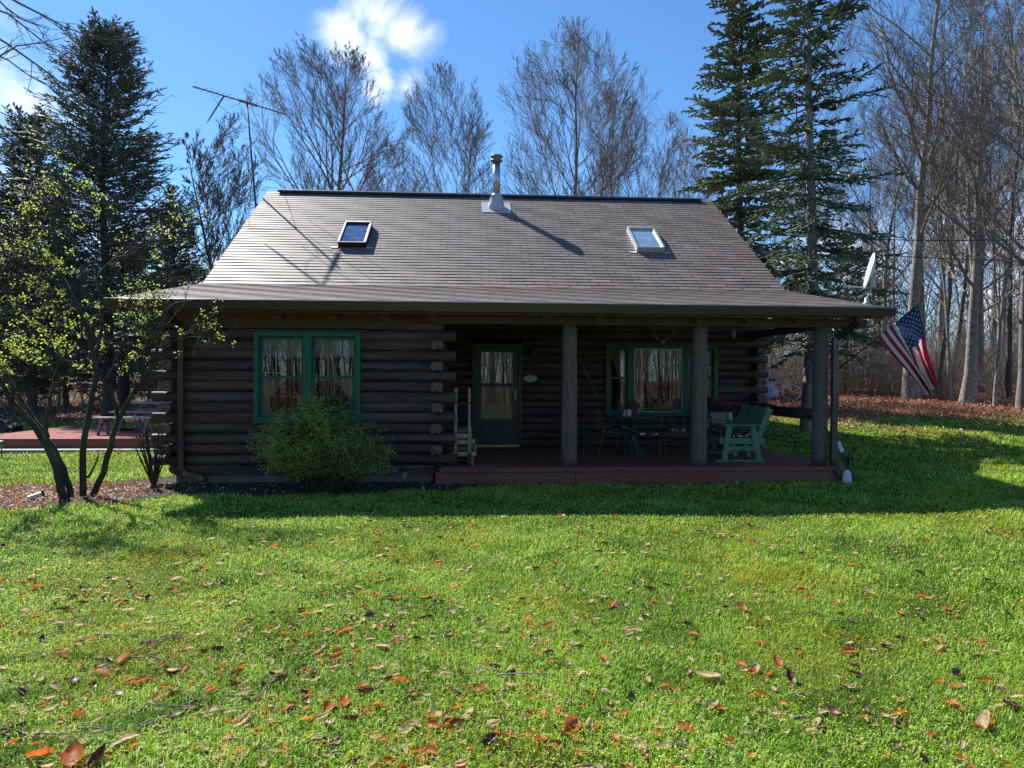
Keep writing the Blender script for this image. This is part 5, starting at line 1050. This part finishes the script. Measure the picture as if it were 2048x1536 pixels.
addcon('cedar_tree','small browned evergreen peeking over the ridge right of the chimney',pxu(1105,44),44,conifer(107,12.2,2.4,3,170,.16,.03,10,5,e0=15,e1=60,prof=.7),'barkd','brownish')
addcon('cedar_tree','small green evergreen top peeking over the ridge just left of the chimney',pxu(955,45),45,conifer(108,11.2,2.2,3,150,.16,.03,10,5,e0=10,e1=60,prof=.7),'barkd','hemlock')
c_=conifer(109,8.5,3.0,.6,170,.15,.04,10,5,e0=0,e1=50,prof=.6)
c1=addcon('hemlock_tree','low dark hemlock filling the shade between the trunks at left',pxu(20,36),36,c_,'barkd','hemlock',0,'low dark hemlocks in the left shade')
for x,v in ((130,38),(250,36),(330,40),(-60,35),(430,44)): copytree(c1,pxu(x,v),v,gz(pxu(x,v),v)-.05,g.uniform(0,6),scale=g.uniform(.9,1.15))
c2=addcon('young_conifer','low dark conifer inside the right woods',pxu(1690,30),30,conifer(110,7.5,2.2,.8,140,.1,.03,10,5,e0=0,e1=50,prof=.6,dens=.7),'barkd','spruced',0,'low conifers in the right woods')
for x,v in ((1600,42),(1500,40),(1755,38)): copytree(c2,pxu(x,v),v,gz(pxu(x,v),v)-.05,g.uniform(0,6),scale=g.uniform(.9,1.2))
# undergrowth and far woods (nobody could count them)
def thicket(name,u,v,h,label,mt,k=6,lean=.3,rr=.008,seed=1):
    g=rs(seed); n=len(u); p=np.stack([u,v,ground(u,v)-.05],-1); d=nrm(np.concatenate([g.normal(size=(n,2))*lean,np.ones((n,1))],1)); pts=[p]
    for q in range(4): d=nrm(d+g.normal(size=d.shape)*.13); p=p+d*(h/4)[:,None]; pts.append(p)
    P=np.stack(pts,1); Rr=(rr*g.uniform(.7,1.8,n))[:,None]*np.linspace(1,.35,5)[None]
    P2,R2,L2=kids(P,Rr,h,k,.15,1,45,.40,4,g,upb=.03,wob=.18,rmin=rr*.45); P3,R3,L3=kids(P2,R2,L2,3,.2,1,40,.5,3,g,upb=.03,wob=.15,rmin=rr*.35)
    o=npmesh(name,*join([tubes(P,Rr,3),tubes(P2,R2,3),tubes(P3,R3,3)]),mats=mt); o.rotation_euler=(0,0,TH); return tag(o,label,'undergrowth',None,'stuff')
g=rs(55); n=3000; v=g.uniform(28.0,42,n); x=g.uniform(1480,2250,n); u=(x-950)/1380*v; thicket('undergrowth',u,v,g.uniform(.8,3.6,n),'tangled bare undergrowth along the edge of the right woods','brushlit',7,.35,.010,2)
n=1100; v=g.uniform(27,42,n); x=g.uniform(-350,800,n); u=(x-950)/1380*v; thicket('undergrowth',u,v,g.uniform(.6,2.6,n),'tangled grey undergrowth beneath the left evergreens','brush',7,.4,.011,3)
def farwood(x0,x1,v0,v1,n,h0,h1,label,seed):
    g=rs(seed); v=g.uniform(v0,v1,n); u=(g.uniform(x0,x1,n)-950)/1380*v; h=g.uniform(h0,h1,n); p=np.stack([u,v,ground(u,v)-.1],-1); d=nrm(np.concatenate([g.normal(size=(n,2))*.05,np.ones((n,1))],1)); pts=[p]
    for q in range(6): d=nrm(d+g.normal(size=d.shape)*.04); p=p+d*(h/6)[:,None]; pts.append(p)
    P=np.stack(pts,1); Rr=(h*.008*g.uniform(.4,1.3,n))[:,None]*np.linspace(1,.15,7)[None]
    P2,R2,L2=kids(P,Rr,h,13,.22,1,36,.34,5,g,upb=.1,wob=.12,rmin=.02); P3,R3,L3=kids(P2,R2,L2,6,.15,1,36,.45,3,g,upb=.08,wob=.12,rmin=.014)
    o=npmesh('distant_woods',*join([tubes(P,Rr,5),tubes(P2,R2,3),tubes(P3,R3,3)]),mats='brush'); o.rotation_euler=(0,0,TH); return tag(o,label,'woods',None,'stuff')
farwood(1380,2350,46,110,300,7,12.5,'hazy mass of bare distant trees in the right woods',5)
farwood(-500,2400,-34,-14,420,7,13,'bare woods behind the viewer mirrored in the window panes',7)
v=g.uniform(-30,-16,900); u=g.uniform(-28,28,900); thicket('undergrowth',u,v,g.uniform(1.,4.5,900),'undergrowth behind the viewer mirrored in the window panes','brush',7,.35,.014,9)
farwood(-450,1380,50,100,260,6,9.5,'distant bare woods low behind the cabin and lawn at left',6)
# ------------------------------------------------------------------ leafing shrub tree at left, traced stem by stem
SB=np.array([onv(160,990,9.9)[0],9.9]); bz=gz(*SB)
def stem(px,v0,v1): 
    n=len(px); out=[]
    for i,(x,y) in enumerate(px):
        v_=v0+(v1-v0)*i/(n-1); a_,b_=onv(x,y,v_); out.append((a_-SB[0],v_-SB[1],b_-bz))
    out=[Vector(q) for q in out]; return np.array([list(q) for q in cat(out,4)])
ST=[([(128,1000),(116,949),(94,893),(57,840),(20,795),(-10,735),(-40,640)],9.7,9.3,.085),([(140,995),(128,940),(98,880),(66,835),(30,780),(5,720),(-8,600),(20,520)],9.75,10.0,.065),([(96,885),(92,845),(102,795),(110,752),(98,735),(95,700),(120,640)],9.7,9.8,.05),
([(166,992),(166,930),(168,875),(180,820),(190,766),(190,720),(174,655),(153,610),(126,560),(107,535),(74,495),(52,445),(20,410)],9.9,9.8,.07),([(107,535),(112,505),(108,460),(94,415),(85,380)],9.8,10.2,.03),([(109,465),(130,415),(140,380)],9.9,10,.02),([(190,720),(200,670),(205,620),(196,560),(225,520),(262,508),(301,482),(336,452),(362,430)],9.9,10.6,.035),([(236,845),(231,805),(214,770),(188,745)],10.1,9.9,.04),
([(186,990),(205,949),(218,906),(231,853),(249,818),(275,770),(305,735),(314,700),(325,655),(340,615),(395,600)],10.0,9.7,.068),([(284,758),(290,705),(297,650),(310,600)],9.9,9.7,.03),([(305,735),(330,695),(350,680),(395,674),(418,676)],9.7,9.3,.018),([(176,955),(190,930),(198,905)],9.95,9.95,.03),([(-60,560),(0,557),(44,557),(88,559)],9.3,9.5,.022),([(-40,620),(0,550),(26,513),(52,504)],9.4,9.6,.025),([(165,700),(140,650),(110,620),(70,600)],9.9,9.5,.02),([(212,760),(240,700),(250,640),(262,590)],10,10.2,.018)]
t=thing('leafing_shrub_tree','many stemmed dark shrub tree with fresh yellow green leaves left of the cabin','tree',SB[0],SB[1],bz)
wv=[];sp=[]
for px,a_,b_,r_ in ST:
    q=stem(px,a_,b_); k_=np.linspace(0,len(q)-1,28); q=np.stack([np.interp(k_,range(len(q)),q[:,c]) for c in range(3)],-1); q[1:]+=rs(len(q)+int(r_*1e4)).normal(size=q[1:].shape)*.006
    sp.append((q,r_*np.linspace(1,.28,28)))
P=np.array([a for a,b in sp]); Rr=np.array([b for a,b in sp])*.66; L=np.linalg.norm(np.diff(P,axis=1),axis=2).sum(1)
npmesh('trunk',*tubes(P,Rr,9),mats='mossy',parent=t,smooth=True)
g=rs(66); top=[3,4,5,6,0,1,2,8,9,10,12,13,14,15]
P2,R2,L2=kids(P[top],Rr[top],np.full(len(top),1.35),14,.40,1.0,42,.62,6,g,upb=.05,wob=.16,rf=.4,rmin=.006); P3,R3,L3=kids(P2,R2,L2,5,.2,1,40,.5,4,g,upb=.05,wob=.15,rmin=.0035); P4,R4,L4=kids(P3,R3,L3,3,.3,1,40,.5,3,g,upb=.08,wob=.12,rmin=.0028)
npmesh('twigs',*join([tubes(P2,R2,4),tubes(P3,R3,3),tubes(P4,R4,3)]),mats='mossy',parent=t)
tips=np.concatenate([P4[:,-1],P3[:,-1]]); wgt=np.exp(-((tips[:,2]-2.1)/.42)**2)*.42*(tips[:,0]<1.0)+.09*np.exp(-((tips[:,2]-3.7)/.75)**2)+.05; tips=tips[(g.uniform(size=len(tips))<wgt*1.0)&(tips[:,2]>1.45)]
CC=np.repeat(tips,7,0)+g.normal(size=(len(tips)*7,3))*.026; npmesh('leaves',*quads_at(CC,g.uniform(.022,.048,len(CC)),g,.48,.6),mats='young',parent=t)
# small bare bush beside the log corner
bu_=onv(308,965,10.95)[0]; t=thing('bare_bush','small bare bush of upright canes at the log corner','bush',bu_,10.95,gz(bu_,10.95))
P=[];g=rs(8)
for i in range(15):
    a_=g.uniform(0,6.28); k_=g.uniform(.08,.36); h_=g.uniform(.65,1.0); P.append(np.array([[0,0,-.03],[k_*.3*math.cos(a_),k_*.3*math.sin(a_),h_*.3],[k_*.65*math.cos(a_),k_*.65*math.sin(a_),h_*.65],[k_*math.cos(a_)+g.normal()*.03,k_*math.sin(a_),h_]]))
P=np.array(P)*np.array([1,.7,1]); Rr=np.repeat(np.linspace(.017,.008,4)[None],15,0); npmesh('canes',*tubes(P,Rr,6),mats='mossy',parent=t,smooth=True)
P2,R2,L2=kids(P,Rr,np.full(15,.9),9,.55,1,40,.18,4,g,upb=.05,wob=.3,rmin=.003); npmesh('twigs',*tubes(P2,R2,3),mats='mossy',parent=t)
# bush in front of the window
bu_=onv(628,985,10.15)[0]; t=thing('forsythia_bush','wide green leafy bush with a few yellow blossoms under the double window','bush',bu_,10.3,gz(bu_,10.3))
g=rs(12); P=[]; n=190
for i in range(n):
    a_=g.uniform(0,6.28); right=max(0,math.cos(a_)); k_=g.uniform(.05,.95)**.8*(1+.18*right); h_=(g.uniform(.55,1.42))*(1-.42*(k_/1.0)**2*1.0); x,y=math.cos(a_)*k_,math.sin(a_)*k_*.55; b0=np.array([g.normal()*.08,g.normal()*.06,-.03]); e=np.array([x,y,h_]); P.append(np.stack([b0+(e-b0)*f*np.array([f**.4 if f else 0,f**.4 if f else 0,(1.25-.25*f)]) for f in np.linspace(0,1,6)]))
P=np.array(P); Rr=np.repeat(np.linspace(.009,.003,6)[None],n,0); L=np.linalg.norm(np.diff(P,axis=1),axis=2).sum(1); P2,R2,L2=kids(P,Rr,L,14,.22,1,48,.34,5,g,upb=.02,wob=.22,rmin=.0025); P3,R3,L3=kids(P2,R2,L2,4,.2,1,45,.5,3,g,upb=.02,wob=.2,rmin=.002)
npmesh('stems',*join([tubes(P,Rr,5),tubes(P2,R2,3),tubes(P3,R3,3)]),mats='mossy',parent=t)
pts=np.concatenate([P2[:,1:].reshape(-1,3),P3[:,1:].reshape(-1,3),P3[:,1:].reshape(-1,3)+g.normal(size=P3[:,1:].reshape(-1,3).shape)*.02]); pts=pts[(pts[:,2]>.16+.2*g.uniform(size=len(pts)))]; CC=pts+g.normal(size=pts.shape)*.012
npmesh('leaves',*quads_at(CC,g.uniform(.018,.040,len(CC)),g,.45,.2),mats='bushleaf',parent=t)
yc=[(395,-0)];sel=[]
for (x,y) in ((602,820),(612,830),(590,830),(618,842),(575,880),(565,895),(545,915),(560,925),(585,930),(598,925),(655,885)):
    a_,b_=onv(x,y,9.85); sel.append((a_-bu_,9.85-10.3,b_-gz(bu_,10.3)))
CC=np.repeat(np.array(sel),13,0)+g.normal(size=(len(sel)*13,3))*.028; npmesh('blossoms',*quads_at(CC,.026,g,.5),mats='bushyel',parent=t)
# ------------------------------------------------------------------ world, sun, render
w=bpy.data.worlds.new('World'); S.world=w; w.use_nodes=True; nt=w.node_tree; bg=nt.nodes['Background']
sd=nrm(-.62*U+.76*V+np.array([0,0,1.])); el=math.asin(sd[2]); az=math.atan2(sd[0],sd[1])
sky=nt.nodes.new('ShaderNodeTexSky'); sky.sky_type='NISHITA'; sky.sun_disc=False; sky.sun_elevation=el; sky.sun_rotation=az; sky.air_density=1.0; sky.dust_density=.1; sky.ozone_density=1.6
tc=nt.nodes.new('ShaderNodeTexCoord')
def vm(op,a,b=None):
    x=nt.nodes.new('ShaderNodeVectorMath'); x.operation=op
    for i,q in enumerate((a,b)):
        if q is None: continue
        if hasattr(q,'is_output'): nt.links.new(q,x.inputs[i])
        else: x.inputs[i].default_value=q
    return x
def mt(op,a,b,clamp=False):
    x=nt.nodes.new('ShaderNodeMath'); x.operation=op; x.use_clamp=clamp
    for i,q in enumerate((a,b)):
        if hasattr(q,'is_output'): nt.links.new(q,x.inputs[i])
        else: x.inputs[i].default_value=q
    return x.outputs[0]
dn=vm('NORMALIZE',tc.outputs['Generated']).outputs[0]
nz=nt.nodes.new('ShaderNodeTexNoise'); nz.inputs['Scale'].default_value=7; nz.inputs['Detail'].default_value=9; nz.inputs['Roughness'].default_value=.62; nz.inputs['Distortion'].default_value=.6; nt.links.new(dn,nz.inputs['Vector'])
CL=[(700,75,75,1),(755,30,95,1),(800,70,80,1),(745,115,75,1),(770,160,60,1),(742,185,50,.9),(812,172,62,1),(0,70,120,.62),(30,190,130,.62),(-80,120,160,.8),(130,80,60,.4),(150,560,230,.8),(330,500,150,.65),(-100,480,260,.8),(430,560,120,.7),(1950,480,170,.75),(1780,520,120,.65),(2100,560,260,.85),(880,330,60,.4),(1650,480,80,.6)]
acc=None
for x,y,r_,k_ in CL:
    c=nrm(ray(x,y)); dist=vm('DISTANCE',dn,tuple(c)).outputs['Value']; f=mt('MULTIPLY',mt('SUBTRACT',1.0,mt('DIVIDE',dist,r_/F*1.10),True),k_); acc=f if acc is None else mt('MAXIMUM',acc,f)
cv_=mt('ADD',mt('MULTIPLY',acc,2.1),mt('MULTIPLY',mt('SUBTRACT',nz.outputs['Fac'],.60),4.4)); 
mk=nt.nodes.new('ShaderNodeMapRange'); mk.interpolation_type='SMOOTHSTEP'; nt.links.new(mt('MULTIPLY',cv_,mt('GREATER_THAN',acc,.0)),mk.inputs[0]); mk.inputs[1].default_value=.0; mk.inputs[2].default_value=2.0
SKYS=.089; CLB=.80
hs=nt.nodes.new('ShaderNodeMix'); hs.data_type='RGBA'; hs.blend_type='MULTIPLY'; hs.inputs[0].default_value=1; nt.links.new(sky.outputs[0],hs.inputs[6]); hs.inputs[7].default_value=(.52,.80,1.06,1)
mxn=nt.nodes.new('ShaderNodeMix'); mxn.data_type='RGBA'; nt.links.new(mk.outputs[0],mxn.inputs[0]); nt.links.new(hs.outputs[2],mxn.inputs[6]); mxn.inputs[7].default_value=(CLB/SKYS,CLB*1.02/SKYS,CLB*1.05/SKYS,1)
nt.links.new(mxn.outputs[2],bg.inputs[0]); bg.inputs[1].default_value=SKYS
sl=bpy.data.lights.new('sun','SUN'); sl.energy=4.8; sl.angle=R(.55); sl.color=(1,.955,.88); so=bpy.data.objects.new('sun',sl); COL.objects.link(so); so.rotation_euler=Vector(-sd).to_track_quat('-Z','Y').to_euler()
S.render.engine='CYCLES'; S.view_settings.view_transform='Standard'; S.view_settings.look='None'; S.view_settings.exposure=0.92; S.view_settings.gamma=1
S.cycles.max_bounces=8; S.cycles.transparent_max_bounces=12
